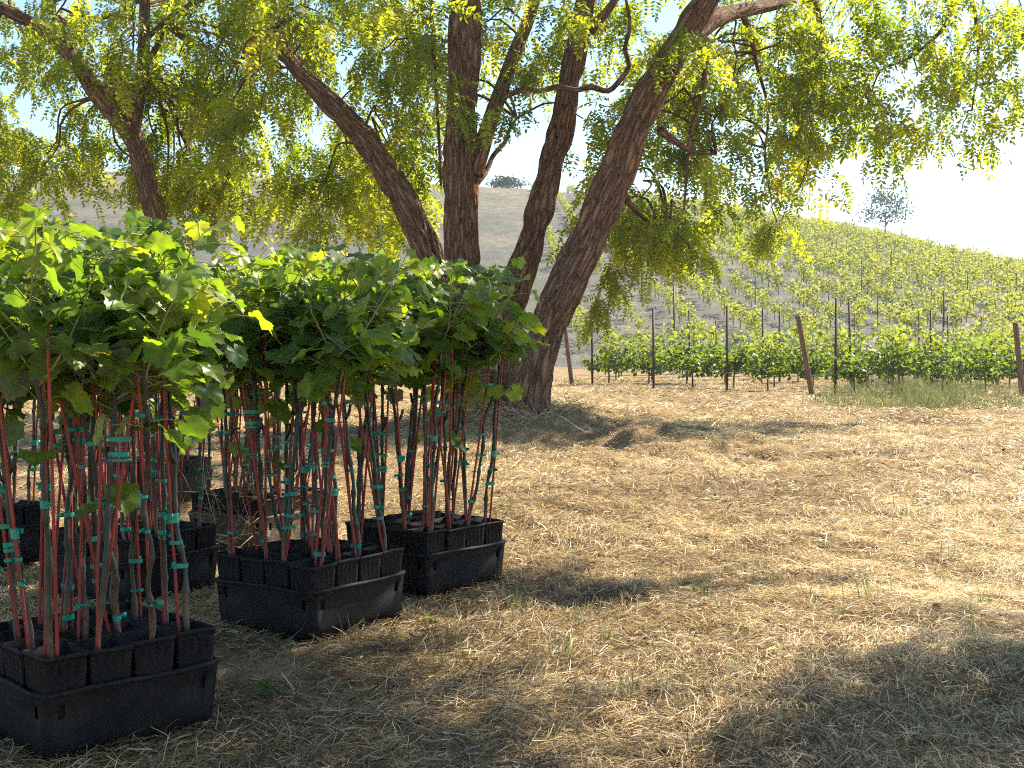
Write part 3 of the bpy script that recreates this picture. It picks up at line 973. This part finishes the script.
def make_vine(seed):
    r = np.random.default_rng(100 + seed)
    root = empty('potted_grapevine')
    make_pot(root, seed)
    # cane
    nb = NB()
    bx, by = r.uniform(-0.02, 0.02, 2)
    top = np.array((bx + r.normal(0, 0.055), by + r.normal(0, 0.055), r.uniform(0.93, 1.04)))
    pts, rad = [], []
    N = 9
    for k in range(N):
        t = k / (N - 1)
        p = np.array((bx, by, 0.205)) * (1 - t) + top * t + np.append(r.normal(0, 0.0045, 2) * (0 < k < N - 1), 0)
        pts.append(p); rad.append(0.0075 * (1 - 0.35 * t) * r.uniform(0.9, 1.15))
    p_, r_ = smooth_path(pts, rad, 0.012)
    r_ = r_ * (1 + 0.14 * fbm(np.stack((p_[:, 2] * 28, p_[:, 2] * 0 + seed, p_[:, 0] * 0), -1), 2, seed))
    for zn in np.arange(0.34 + r.uniform(0, 0.08), 0.95, 0.11):      # nodes
        r_ += 0.0035 * np.exp(-((p_[:, 2] - zn) / 0.009) ** 2)
    tube(nb, p_, r_, seg=9)
    if r.random() < 0.6:                                            # a pruned side spur
        k = r.integers(len(p_) // 2, len(p_) - 6); a = r.uniform(0, 6.28)
        tube(nb, [p_[k], p_[k] + np.array((math.cos(a) * 0.02, math.sin(a) * 0.02, 0.022)), p_[k] + np.array((math.cos(a) * 0.028, math.sin(a) * 0.028, 0.055))], [0.007, 0.006, 0.005], seg=7)
    nb.build('cane', M['cane'], root, smooth=True)
    cane = p_
    # red stakes
    stakes = []
    for s in range(2 if r.random() < 0.35 else 1):
        a = r.uniform(0, 6.28)
        b0 = np.array((bx + math.cos(a) * 0.018, by + math.sin(a) * 0.018, 0.15))
        tp = top + np.append(r.normal(0, 0.022, 2), r.uniform(-0.06, 0.06))
        nb = NB()
        tube(nb, [b0, b0 * .5 + tp * .5 + np.append(r.normal(0, .003, 2), 0), tp], [0.0045, 0.0043, 0.004], seg=7, step=0.08)
        nb.build('stake', M['stake'], root, smooth=True)
        stakes.append((b0, tp))
    # green tape ties
    for zt in sorted(r.uniform(0.27, 0.86, r.integers(3, 6))):
        k = int(np.argmin(np.abs(cane[:, 2] - zt)))
        b0, tp = stakes[0]
        t = (zt - b0[2]) / (tp[2] - b0[2]); sp_ = b0 * (1 - t) + tp * t
        c = (cane[k] + sp_) / 2; dv = (sp_ - cane[k])[:2]; L = np.linalg.norm(dv); a = math.atan2(dv[1], dv[0])
        nb = NB()
        hx = L / 2 + 0.009; hy = 0.0095; hz = r.uniform(0.0035, 0.007)
        ring = [(hx * math.cos(q) * (1.0), hy * math.sin(q)) for q in np.linspace(0, 2 * PI, 12, endpoint=False)]
        Rz = rotz(a)
        lo = np.array([(x, y, -hz) for x, y in ring]) @ Rz.T + c
        hi = np.array([(x * 1.03, y * 1.03, hz) for x, y in ring]) @ Rz.T + c
        loft(nb, [list(map(tuple, lo)), list(map(tuple, hi))])
        a2 = r.uniform(0, 6.28); l2 = r.uniform(0.012, 0.03)
        Ry = rotz(a2)
        box(nb, (0.004, -0.0008, -hz), (l2, 0.0008, hz), Ry, c + Ry @ np.array((0.006, 0, r.normal(0, .003))))
        nb.build('tie', M['tie'], root)
    # shoots and leaves
    sh = NB(); lf = NB()
    tips = []
    for s in range(r.integers(3, 5)):
        a = r.uniform(0, 6.28); L = r.uniform(0.26, 0.48); lean = r.uniform(0.1, 1.2)
        p = cane[-1 - r.integers(0, 12)].copy(); d = np.array((math.cos(a) * lean, math.sin(a) * lean, 1.0)); d /= np.linalg.norm(d)
        pl = [p.copy()]
        for k in range(7):
            d = d + r.normal(0, 0.16, 3) + np.array((0, 0, -0.10 * (p[2] > 1.08))); d /= np.linalg.norm(d)
            p = p + d * L / 7; p[2] = min(p[2], 1.255); pl.append(p.copy())
        tube(sh, pl, np.linspace(0.0035, 0.0014, 8), seg=5)
        tips.append(pl)
    spots = [(pl[k], 1 - k / 9) for pl in tips for k in range(1, 8) for _ in range(1 if r.random() < .45 else 2)]
    for _ in range(13):
        k = r.integers(len(cane) - 8, len(cane)); spots.append((cane[k] + np.append(r.normal(0, .06, 2), 0.04), 1.0))
    for _ in range(4):
        k = r.integers(len(cane) - 16, len(cane) - 7); spots.append((cane[k], r.uniform(.5, 1)))
    if seed % 3 == 0:
        spots += [(cane[len(cane) // 2 + r.integers(-6, 10)], 0.8)]
    for (p, q) in spots:
        a = r.uniform(0, 6.28); pl_ = r.uniform(0.04, 0.12)
        e = p + np.array((math.cos(a), math.sin(a), r.uniform(-0.2, 0.7))) * pl_
        tube(sh, [p, (p + e) / 2 + np.array((0, 0, 0.008)), e], [0.0016, 0.0014, 0.0012], seg=4, cap=False)
        s = r.uniform(0.085, 0.15) * (0.55 + 0.45 * q)
        out = np.array((math.cos(a), math.sin(a), 0)) + r.normal(0, 0.3, 3)
        droop = np.array((0, 0, -r.uniform(0.0, 1.1)))
        R = frames((out + droop)[None], np.array([r.normal(0, 0.55)]))[0]
        if R[2, 2] < 0: R = R @ np.diag((1, -1, -1.0))
        put_leaf(lf, r.integers(0, 6), R, e, s, np.clip(r.normal(0.47, 0.18) + (1 - q) * 0.35, 0, 0.93))
    sh.build('shoots', M['petiole'], root, smooth=True)
    lf.build('leaves', M['vineleaf'], root, smooth=True)
    return root


protos = [make_vine(s) for s in range(10)]
for p in protos: p['label'] = ''
ORD = ['first', 'second', 'third', 'fourth']
used = set()


def make_tray(dusty=False):
    """open tapered tray: walls with hand slots, rolled rim, floor"""
    nb = NB(); W1, W0 = 0.2345, 0.221
    cols = [-1, -0.86, -0.78, -0.3, 0.3, 0.78, 0.86, 1]
    rows_ = [0, 0.3, 0.64, 0.84, 0.97, 1]
    for s in range(4):
        Rz = rotz(s * PI / 2)
        V = []
        for t in rows_:
            h = W0 + (W1 - W0) * t
            V += [(h + 0.0018 * math.cos(c * 5 + s) * t, c * h, t * TRAY_H) for c in cols]
        V = np.array(V) @ Rz.T
        nc = len(cols)
        Q = [(i * nc + k, i * nc + k + 1, (i + 1) * nc + k + 1, (i + 1) * nc + k) for i in range(len(rows_) - 1) for k in range(nc - 1) if not (i == 2 and k in (1, 5))]
        nb.add(V, Q)
    nb.add([(-W0, -W0, 0.001), (W0, -W0, 0.001), (W0, W0, 0.001), (-W0, W0, 0.001)], [(0, 1, 2, 3)])
    root = nb.build('nursery_tray', M['tray_dusty' if dusty else 'tray'])
    so = root.modifiers.new('thick', 'SOLIDIFY'); so.thickness = 0.003; so.offset = -1
    rb = NB()
    ring = []
    W2 = W1 + 0.006
    for s in range(4):
        for k in range(8):
            t = -0.94 + 1.88 * k / 8
            a = s * PI / 2
            x, y = W2 + 0.0015 * math.sin(k * 1.7 + s), t * W2
            ring.append((x * math.cos(a) - y * math.sin(a), x * math.sin(a) + y * math.cos(a), TRAY_H + 0.0025 * math.sin(k * 0.9 + s * 2)))
    ring = np.array(ring); n = len(ring); V = []
    nrm = ring / np.linalg.norm(ring[:, :2], axis=1)[:, None]; nrm[:, 2] = 0
    for (o, z) in ((0.006, 0.004), (0.007, -0.006), (0.003, -0.008), (-0.006, 0.0), (-0.004, 0.005)):
        V.append(ring + nrm * o + np.array((0, 0, z)))
    V = np.stack(V, 1).reshape(-1, 3)
    Q = [(i * 5 + j, ((i + 1) % n) * 5 + j, ((i + 1) % n) * 5 + (j + 1) % 5, i * 5 + (j + 1) % 5) for i in range(n) for j in range(5)]
    rb.add(V, Q)
    rb.build('rim', M['tray_dusty' if dusty else 'tray'], root)
    return root


tray_spec = [
    # near corner x, y, angle, tray label, tray phrase for the pots, dusty
    (-1.10, 2.90, 45, 'black nursery tray of potted vines nearest the camera at the left edge', 'the nearest tray'),
    (-0.656, 4.10, 55, 'black nursery tray of potted vines in the middle of the front line', 'the middle front tray'),
    (-0.330, 4.82, 50, 'black nursery tray of potted vines closest to the open straw and big tree', 'the rightmost tray'),
    (-1.43, 4.66, 60, 'black nursery tray half hidden behind the nearest and middle trays', 'the tray behind the nearest two'),
    (-2.42, 5.35, 52, 'black nursery tray cut off by the left edge behind the nearest tray', 'the tray at the left edge'),
    (-1.162, 5.85, 62, 'dusty brown sunlit nursery tray behind the middle front tray', 'the dusty sunlit tray'),
    (-2.14, 7.6, 63, 'farthest nursery tray of potted vines in front of the small tree', 'the farthest tray'),
]
tp = make_tray(False); tpd = make_tray(True)
first_vine = [True] * len(protos)
vn = 0
for ti, (nx, ny, ang, tl, phrase) in enumerate(tray_spec):
    a = math.radians(ang)
    er = np.array((math.cos(a), math.sin(a))); el = np.array((-math.sin(a), math.cos(a)))
    c = np.array((nx, ny)) + 0.2385 * (er + el)
    src = tpd if ti == 5 else tp
    if ti == 0 or ti == 5: t = src
    else: t = dup(src)
    gz = -0.014
    t.location = (c[0], c[1], gz)
    t.rotation_euler = (0, 0, a)
    tag(t, tl, 'nursery tray', 'nursery trays of potted vines')
    for i in range(4):            # along the right-hand face, near to far
        for j in range(4):        # from the right-hand face to the left
            q = c + er * ((i - 1.5) * PITCHP) + el * ((j - 1.5) * PITCHP)
            k = (vn * 7 + ti * 3 + i) % len(protos); vn += 1
            if first_vine[k]: v = protos[k]; first_vine[k] = False
            else: v = dup(protos[k])
            rz = a + random.choice((0, 1, 2, 3)) * PI / 2 + random.uniform(-0.03, 0.03)
            v.location = (q[0] + random.uniform(-.001, .001), q[1] + random.uniform(-.001, .001), gz + 0.004 + random.uniform(0, 0.007))
            v.rotation_euler = (random.uniform(-.012, .012), random.uniform(-.012, .012), rz)
            face = ['right-hand', 'second-from-right', 'third-from-right', 'left-hand'][j]
            tag(v, f'potted vine, {ORD[i]} back in the {face} line of {phrase}', 'potted vine', 'young grapevines potted in ' + phrase)
            if (ti, i, j) in ((1, 2, 2), (3, 3, 0)):
                nb = NB()
                zz = 0.62 if ti == 1 else 0.66
                Rt = rotz(-rz) @ rotz(0.35) @ np.array(((1, 0, 0), (0, 1, 0), (0, 0, 1)))
                box(nb, (0.0, -0.001, -0.012), (0.085, 0.001, 0.012), Rt, (0.0, 0.0, zz))
                nb.build('tag', M['tag'], v)

# ------------------------------------------------------------------ fallen leaves, branches, dry weed heap
for (u, v, s, rz, lab) in [(262, 697, 0.085, 0.6, 'green grape leaf fallen on the straw right of the nearest tray'), (433, 630, 0.085, 2.2, 'green curled grape leaf fallen on the straw below the rightmost tray')]:
    x, y = gpt(u, v)
    nb = NB()
    put_leaf(nb, 2, rotz(rz) @ np.array(((1, 0, 0), (0, .92, -.38), (0, .38, .92))), np.zeros(3), s, 0.25)
    o = nb.build('fallen_leaf', M['vineleaf'], smooth=True)
    o.location = (x, y, float(ground_h(np.array([x]), np.array([y]))[0]) + 0.03)
    tag(o, lab, 'leaf', 'grape leaves fallen on the straw')

for (lab, px, r0) in [('forked bare twig leaning against the root of the big tree', [(538, 418, 0.30), (548, 408, 0.30), (556, 405, 0.30), (578, 418, 0.30)], .010),
                      ('long thin bare branch lying on straw below the big trunk', [(512, 408, 0.25), (528, 424, 0.25), (552, 438, 0.20), (585, 452, 0.14)], .011),
                      ('thin dark stick lying in the straw at bottom right', [(815, 665, .01), (835, 669, .02), (852, 672, .01)], .005)]:
    nb = NB(); pts = []
    for (u, v, z) in px:
        x, y = gpt(u, v + 0)
        if y > 12.9: 
            q = P(u, v, 13.3); q[2] = max(q[2], float(ground_h(np.array([q[0]]), np.array([13.3]))[0]) + 0.02); pts.append(q)
        else:
            pts.append(np.array((x, y, float(ground_h(np.array([x]), np.array([y]))[0]) + z)))
    c0 = pts[0].copy()
    tube(nb, [p - c0 for p in pts], np.linspace(r0, r0 * .4, len(pts)), seg=7, step=0.05)
    o = nb.build('fallen_branch', M['drytwig'], smooth=True)
    o.location = c0
    tag(o, lab, 'branch', 'bare branches lying on the straw')

heap = NB()
n = 420
az = rng.random(n) * 2 * PI; el = rng.normal(0.5, 0.5, n)
dirs = np.stack((np.cos(az) * np.cos(el), np.sin(az) * np.cos(el), np.sin(el)), -1)
l = rng.uniform(0.10, 0.32, n); w = rng.uniform(0.0015, 0.004, n)
R = frames(dirs, rng.random(n) * 6) * np.stack((l, w, l * 1.6), -1)[:, None, :]
hc = np.array(gpt(245, 545))
T = np.stack((hc[0] + rng.normal(0, .13, n), hc[1] + rng.normal(0, .13, n), np.abs(rng.normal(0.02, .12, n)) + .01), -1)
stamp(heap, bt, bf, R, T, np.ones(n), rng.uniform(0.3, 0.9, n))
n = 900
ang_ = rng.uniform(2.6, 6.6, n); rr_ = rng.normal(1.0, 0.28, n)
bx_ = TREE1[0] - 0.05 + np.cos(ang_) * rr_ * 0.9; by_ = TREE1[1] + 0.1 + np.sin(ang_) * rr_ * 0.8
az = rng.random(n) * 2 * PI; el = rng.normal(0.25, 0.35, n)
dirs = np.stack((np.cos(az) * np.cos(el), np.sin(az) * np.cos(el), np.sin(el)), -1)
l = rng.uniform(0.08, 0.35, n); w = rng.uniform(0.004, 0.009, n)
R = frames(dirs, rng.random(n) * 6) * np.stack((l, w, l), -1)[:, None, :]
stamp(heap, bt, bf, R, np.stack((bx_, by_, ground_h(bx_, by_) + np.abs(rng.normal(0, .05, n))), -1), np.ones(n), rng.uniform(0.0, 0.75, n))
tag(heap.build('dry_weeds', M['straw']), 'tangled dry weed stalks heaped between the trays and around the big tree', 'weeds', kind='stuff')

# ------------------------------------------------------------------ vineyard: front rows
def vy_vine(seed, n=310, h=1.2, wid=0.5):
    r = np.random.default_rng(300 + seed)
    root = empty('grapevine')
    nb = NB()
    tube(nb, [(0, 0, -0.05), (0.01, 0.01, 0.2), (r.normal(0, .02), 0, 0.42)], [0.022, 0.018, 0.016], seg=6, step=0.1)
    tube(nb, [(0, 0, 0.40), (-wid * .8, 0, 0.47)], [0.014, 0.008], seg=5)
    tube(nb, [(0, 0, 0.40), (wid * .8, 0, 0.47)], [0.014, 0.008], seg=5)
    nb.build('trunk', M['vinewood'], root, smooth=True)
    lf = NB()
    k = 0
    shoots = [(r.uniform(-wid, wid), r.uniform(0.4, h + 0.15)) for _ in range(13)]
    V6 = np.array([(0, 0, 0), (.25, .42, .05), (.6, .5, 0), (1, 0, -.12), (.6, -.5, 0), (.25, -.42, .05)])
    F6 = np.array([(0, 5, 4, 3), (0, 3, 2, 1)])
    pos = []
    for (sx, top) in shoots:
        lx = r.normal(0, .14); ly = r.normal(0, .12)
        m_ = int(n / 13)
        for q in range(m_):
            t = q / m_
            zz = 0.40 + t * (top - 0.25)
            sp_ = 0.13 * (1 - 0.55 * t)
            pos.append((sx + lx * t + r.normal(0, sp_), ly * t + r.normal(0, sp_), zz + r.normal(0, .05)))
    for _ in range(int(n * .18)):
        pos.append((r.uniform(-wid, wid), r.normal(0, .12), r.uniform(.26, .5)))
    pos = np.array(pos); m_ = len(pos)
    a = r.random(m_) * 2 * PI; e = r.normal(-.5, .5, m_)
    d = np.stack((np.cos(a) * np.cos(e), np.sin(a) * np.cos(e), np.sin(e)), -1)
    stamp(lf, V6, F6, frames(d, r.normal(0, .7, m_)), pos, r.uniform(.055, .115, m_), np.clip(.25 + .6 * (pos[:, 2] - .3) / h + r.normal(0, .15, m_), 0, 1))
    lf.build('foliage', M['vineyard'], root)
    return root


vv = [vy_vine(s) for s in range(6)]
vfirst = [True] * 6


def gz1(x, y):
    return float(ground_h(np.array([float(x)]), np.array([float(y)]))[0])


def steel_post(h=1.75):
    nb = NB()
    box(nb, (-0.022, -0.003, -0.1), (0.022, 0.003, h)); box(nb, (-0.022, 0.0035, -0.1), (-0.018, 0.022, h - .001)); box(nb, (0.018, 0.0035, -0.1), (0.022, 0.022, h - .001))
    for z in (0.45, 0.9, 1.3): box(nb, (-0.03, 0.0235, z), (0.03, 0.028, z + 0.02))
    return nb.build('steel_post', M['post_metal'])


def wood_post(h=1.5, r=0.05):
    nb = NB()
    tube(nb, [(0, 0, -0.2), (0, 0, h * .5), (0, 0, h)], [r, r * .97, r * .93], seg=14, step=0.1, furrow=0.0)
    return nb.build('end_post', M['post_wood'], smooth=False)


sp0 = steel_post(); sp_first = True
wp0 = wood_post(); wp_first = True
U = np.array((1, 0.35)); U = U / np.linalg.norm(U)
ROWS = [((1.33, 27.8), 'the row of the far left leaning post', 'wood'), ((2.95, 26.0), 'the row just behind the front rows', 'steel'), ((4.2, 24.4), 'the row just left of the middle post', 'steel'),
        ((5.45, 22.7), 'the row of the middle leaning post', 'wood'), ((8.95, 21.9), 'the row of the right edge post', 'wood'),
        ((1.7, 30.4), 'the back rows below the hill', None), ((2.0, 33.0), 'the back rows below the hill', None), ((2.3, 35.8), 'the back rows below the hill', None)]
WORDN = ['first', 'second', 'third', 'fourth', 'fifth', 'sixth', 'seventh', 'eighth', 'ninth', 'tenth', 'eleventh', 'twelfth', 'thirteenth', 'fourteenth', 'fifteenth', 'sixteenth', 'seventeenth', 'eighteenth', 'nineteenth', 'twentieth']
RLEN = [16.5, 16, 15, 13, 8, 17, 18, 19]
nv = 0
for ri, ((rx, ry), phrase, kind) in enumerate(ROWS):
    L = RLEN[ri]; k = 0; s = 0.9
    ang = math.atan2(U[1], U[0])
    while s < L:
        x, y = rx + U[0] * s, ry + U[1] * s
        q = nv % 6; nv += 1
        if random.random() > 0.06:
            if vfirst[q]: v = vv[q]; vfirst[q] = False
            else: v = dup(vv[q])
            v.location = (x, y + random.uniform(-.05, .05), gz1(x, y))
            v.rotation_euler = (0, 0, ang + random.choice((0, PI)) + random.uniform(-.1, .1))
            sc = random.uniform(0.86, 1.04); v.scale = (sc, sc, sc * random.uniform(.9, 1.05))
            if kind: tag(v, f'grapevine, {WORDN[min(k, 19)]} from the left in {phrase}', 'grapevine', 'vineyard vines of ' + phrase)
            else: tag(v, 'leafy grapevine in the hazier back rows below the hill', 'grapevine', 'vineyard vines of the back rows')
            k += 1
        s += 0.98
    k = 0
    s = 0 if kind == 'steel' else 0.5 + 2.3 * (ri % 3) if kind else 3.0 + ri % 3
    while s < L:
        x, y = rx + U[0] * s, ry + U[1] * s
        if sp_first: o = sp0; sp_first = False
        else: o = dup(sp0)
        o.location = (x, y, gz1(x, y)); o.rotation_euler = (random.uniform(-.02, .02), random.uniform(-.02, .02), ang)
        o.scale = (1, 1, random.uniform(.86, 1.05) if ri != 3 else 1.0)
        if kind: tag(o, f'steel trellis post, {WORDN[k]} from left in {phrase}', 'post', 'steel trellis posts of ' + phrase)
        else: tag(o, 'thin dark steel trellis post in the back rows below the hill', 'post', 'steel trellis posts of the back rows')
        k += 1
        s += 4.8
    if kind == 'wood':
        if wp_first: o = wp0; wp_first = False
        else: o = dup(wp0)
        o.location = (rx, ry, gz1(rx, ry)); o.rotation_euler = (math.radians(2), math.radians(-11 if ri == 3 else -7), 0)
        o.scale = (1, 1, {0: 0.88, 3: 0.97, 4: 0.86}[ri])
        tag(o, {0: 'leaning wooden end post beside the big trunk', 3: 'leaning reddish wooden end post in the middle of the vineyard edge', 4: 'leaning wooden end post at the right edge of the picture'}[ri], 'post', 'leaning wooden end posts of the vineyard rows')
    # wires and drip hose
    nb = NB()
    for z in (0.95, 1.25) if kind else (1.2,):
        pts = [(rx + U[0] * q_, ry + U[1] * q_, gz1(rx + U[0] * q_, ry + U[1] * q_) * .3 + z + 0.012 * math.sin(q_ * 2)) for q_ in np.arange(0, L, 1.2)]
        tube(nb, pts, 0.0016, seg=4)
    o = nb.build('trellis_wire', M['wire'])
    tag(o, ('pair of thin trellis wires strung along ' + phrase) if kind else 'thin trellis wire strung along the back rows below the hill', 'wire', 'trellis wires')
    if kind:
        nb = NB()
        pts = [(rx + U[0] * q_, ry + U[1] * q_, gz1(rx + U[0] * q_, ry + U[1] * q_) * .3 + 0.36 + 0.02 * math.sin(q_ * 1.3)) for q_ in np.arange(0, L, 0.6)]
        tube(nb, pts, 0.007, seg=5)
        o = nb.build('drip_hose', M['hose'])
        tag(o, 'pale drip irrigation hose hanging low along ' + phrase, 'hose', 'drip hoses')

# weeds at the vineyard edge
wd = NB()
cs = [gpt(rng.normal(915, 48), rng.uniform(384, 410)) for _ in range(110)] + [gpt(rng.uniform(820, 1060), rng.uniform(388, 404)) for _ in range(60)] + [gpt(rng.uniform(575, 1050), rng.uniform(379, 394)) for _ in range(120)]
tufts(wd, cs[:60], 60, 0.30, 0.008, 0.16, 0.0, 0.75, 1.0)
tufts(wd, cs[60:95], 26, 0.42, 0.007, 0.10, 0.1, 0.8, 0.6)
tufts(wd, cs[110:], 10, 0.17, 0.007, 0.16, 0.45, 1.0, 0.8)
tag(wd.build('weeds', M['weed']), 'grey green weeds and dry grass along the vineyard edge', 'weeds', kind='stuff')

# ------------------------------------------------------------------ hillside vineyard
def hill_vine(seed):
    r = np.random.default_rng(500 + seed)
    lf = NB()
    V6 = np.array([(0, 0, 0), (.4, .5, .05), (1, 0, -.12), (.4, -.5, .05)]); F6 = np.array([(0, 3, 2, 1)])
    m_ = 120
    px_ = r.uniform(-.72, .72, m_); pz = .38 + r.random(m_) ** .8 * r.choice((.6, .9, 1.1), m_); py = r.normal(0, .15, m_)
    a = r.random(m_) * 6.28; e = r.normal(-.2, .7, m_)
    d = np.stack((np.cos(a) * np.cos(e), np.sin(a) * np.cos(e), np.sin(e)), -1)
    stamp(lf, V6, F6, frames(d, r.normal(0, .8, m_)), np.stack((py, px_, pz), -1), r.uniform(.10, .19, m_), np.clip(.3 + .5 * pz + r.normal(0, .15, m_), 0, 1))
    tube(lf, [(0, 0, -.1), (0, 0, .55)], [.03, .02], seg=5, mat=1)
    return lf


HV = [hill_vine(s) for s in range(5)]
hv_obj = []
for h in HV:
    rt = empty('grapevine')
    f = NB(); f.V = [h.V[0]]; f.A = [h.A[0]]; f.B = [h.B[0]]; f.F = [h.F[0]]; f.n = len(h.V[0])
    f.build('foliage', M['hillvine'], rt)
    f = NB(); tube(f, [(0, 0, -.1), (0, 0, .55)], [.03, .02], seg=5)
    f.build('trunk', M['vinewood'], rt)
    hv_obj.append(rt)
hv_first = [True] * 5
spots = []
for xi in np.arange(0.5, 92, 2.45):
    for yj in np.arange(49 + (xi * 1.7) % 1.4, 176, 1.35):
        x = xi + rng.normal(0, .12); y = yj + rng.normal(0, .15)
        if x / y > 0.47 or x / y < 0.015: continue
        if rng.random() < 0.1 + 0.35 * math.exp(-(xi / 5)): continue
        z = float(hill_h(np.array([x]), np.array([y]))[0])
        if z < -0.1: continue
        spots.append((y, x, z))
spots.sort()
mass = NB()
for i, (y, x, z) in enumerate(spots):
    sc = random.uniform(.8, 1.2) * (0.66 + 0.38 * min(x / 25, 1)); q = random.randrange(5); rz = random.choice((0, PI)) + random.uniform(-.2, .2)
    if i < 190:
        if hv_first[q]: o = hv_obj[q]; hv_first[q] = False
        else: o = dup(hv_obj[q])
        o.location = (x, y, z); o.rotation_euler = (0, 0, rz); o.scale = (sc, sc, sc)
        tag(o, 'leafy grapevine on the lowest part of the hillside rows', 'grapevine', 'grapevines at the foot of the hillside')
    else:
        V = np.concatenate(HV[q].V) @ (rotz(rz) * sc).T + np.array((x, y, z))
        base = mass.n
        for k, (f_, m_) in enumerate(HV[q].F):
            if k == 0: mass.add(V, f_, np.concatenate(HV[q].A), m_)
            else: mass.F.append((f_ + base, m_))
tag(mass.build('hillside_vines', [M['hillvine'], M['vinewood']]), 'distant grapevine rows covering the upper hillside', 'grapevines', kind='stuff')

npst = 0
for xi in np.arange(2.65, 92, 4.3):
    for y in np.arange(50 + (xi * 3.1) % 9, 172, 13.5):
        x = xi
        if x / y > 0.46 or x / y < 0.05 or npst > 240: continue
        z = float(hill_h(np.array([x]), np.array([y]))[0])
        if z < 0: continue
        o = dup(sp0); o.location = (x, y, z); o.rotation_euler = (0, 0, random.uniform(0, 3)); s_ = random.uniform(1.3, 2.0); o.scale = (s_, s_, random.uniform(1.05, 1.35)); npst += 1
        tag(o, 'thin dark post standing in the hillside vineyard rows', 'post', 'posts in the hillside vineyard')


def blob_tree(name, loc, H, W, trunk_h, mat, label, cat, seed, n=900, ls=0.35):
    r = np.random.default_rng(seed)
    root = empty(name, loc)
    nb = NB()
    if trunk_h > 0:
        tube(nb, [(0, 0, -.3), (.05, 0, trunk_h * .6), (0, 0, trunk_h), (.1, 0, H * .75)], [.16, .12, .10, .04], seg=8, step=.4)
        for k in range(9):
            a = r.uniform(0, 6.28); z0 = r.uniform(trunk_h * .6, H * .7)
            tube(nb, [(0, 0, z0), (math.cos(a) * W * .25, math.sin(a) * W * .25, z0 + H * .10), (math.cos(a) * W * .45, math.sin(a) * W * .45, z0 + H * .16)], [.06, .04, .015], seg=5)
        nb.build('trunk', M['twig'], root, smooth=True)
    lf = NB()
    cl = []
    for k in range(26 if trunk_h > 0 else 16):
        a = r.uniform(0, 6.28); q = r.uniform(.1, .5) * W
        zc = r.uniform(trunk_h + (H - trunk_h) * .1, H * .93) if trunk_h > 0 else r.uniform(.15, .75) * H * (1 - (q / W) ** 2 * 2.2)
        cl.append((math.cos(a) * q, math.sin(a) * q, zc))
    pos = np.array([np.array(cl[r.integers(len(cl))]) + r.normal(0, .10 if trunk_h > 0 else .13, 3) * np.array((W, W, H * .6)) for _ in range(n)])
    pos[:, 2] = np.clip(pos[:, 2], 0, None)
    a = r.random(n) * 6.28; e = r.normal(0, .7, n)
    d = np.stack((np.cos(a) * np.cos(e), np.sin(a) * np.cos(e), np.sin(e)), -1)
    stamp(lf, np.array([(0, 0, 0), (.4, .3, .05), (1, 0, -.12), (.4, -.3, .05)]), np.array([(0, 3, 2, 1)]), frames(d, r.normal(0, .8, n)), pos, r.uniform(.6, 1.3, n) * ls, r.random(n))
    lf.build('crown' if trunk_h > 0 else 'foliage', mat, root)
    tag(root, label, cat)
    return root


def on_hill(u, d):
    x = (u - 512) / F * d
    return (x, d, float(hill_h(np.array([x]), np.array([float(d)]))[0]) - 0.05)


blob_tree('tree', on_hill(884, 166), 8.2, 7.0, 3.0, M['farbush'], 'lone pale tree standing on the vineyard hill crest against white sky', 'tree', 3, 1100, .42)
blob_tree('bush', on_hill(507, 169), 2.3, 4.6, 0, M['farbush'], 'round dark bush on the bare hill crest between the stems', 'bush', 5, 900, .4)
blob_tree('bush', on_hill(372, 168), 2.4, 6.5, 0, M['farbush'], 'dull bush on the hill crest left of the leaning stem', 'bush', 6, 900, .4)

# ------------------------------------------------------------------ haze
nb = NB()
box(nb, (-720, -720, -2.2), (720, 720, 30.0))
m = bpy.data.materials.new('haze')
m.use_nodes = True
nt = m.node_tree
nt.nodes.remove(nt.nodes['Principled BSDF'])
pv = nt.nodes.new('ShaderNodeVolumePrincipled')
pv.inputs['Color'].default_value = (0.78, 0.89, 1.0, 1)
pv.inputs['Density'].default_value = 0.0005
pv.inputs['Anisotropy'].default_value = 0.35
nt.links.new(pv.outputs[0], nt.nodes['Material Output'].inputs['Volume'])
tag(nb.build('haze', m), 'thin pale haze in front of the hillside', 'haze', kind='stuff')
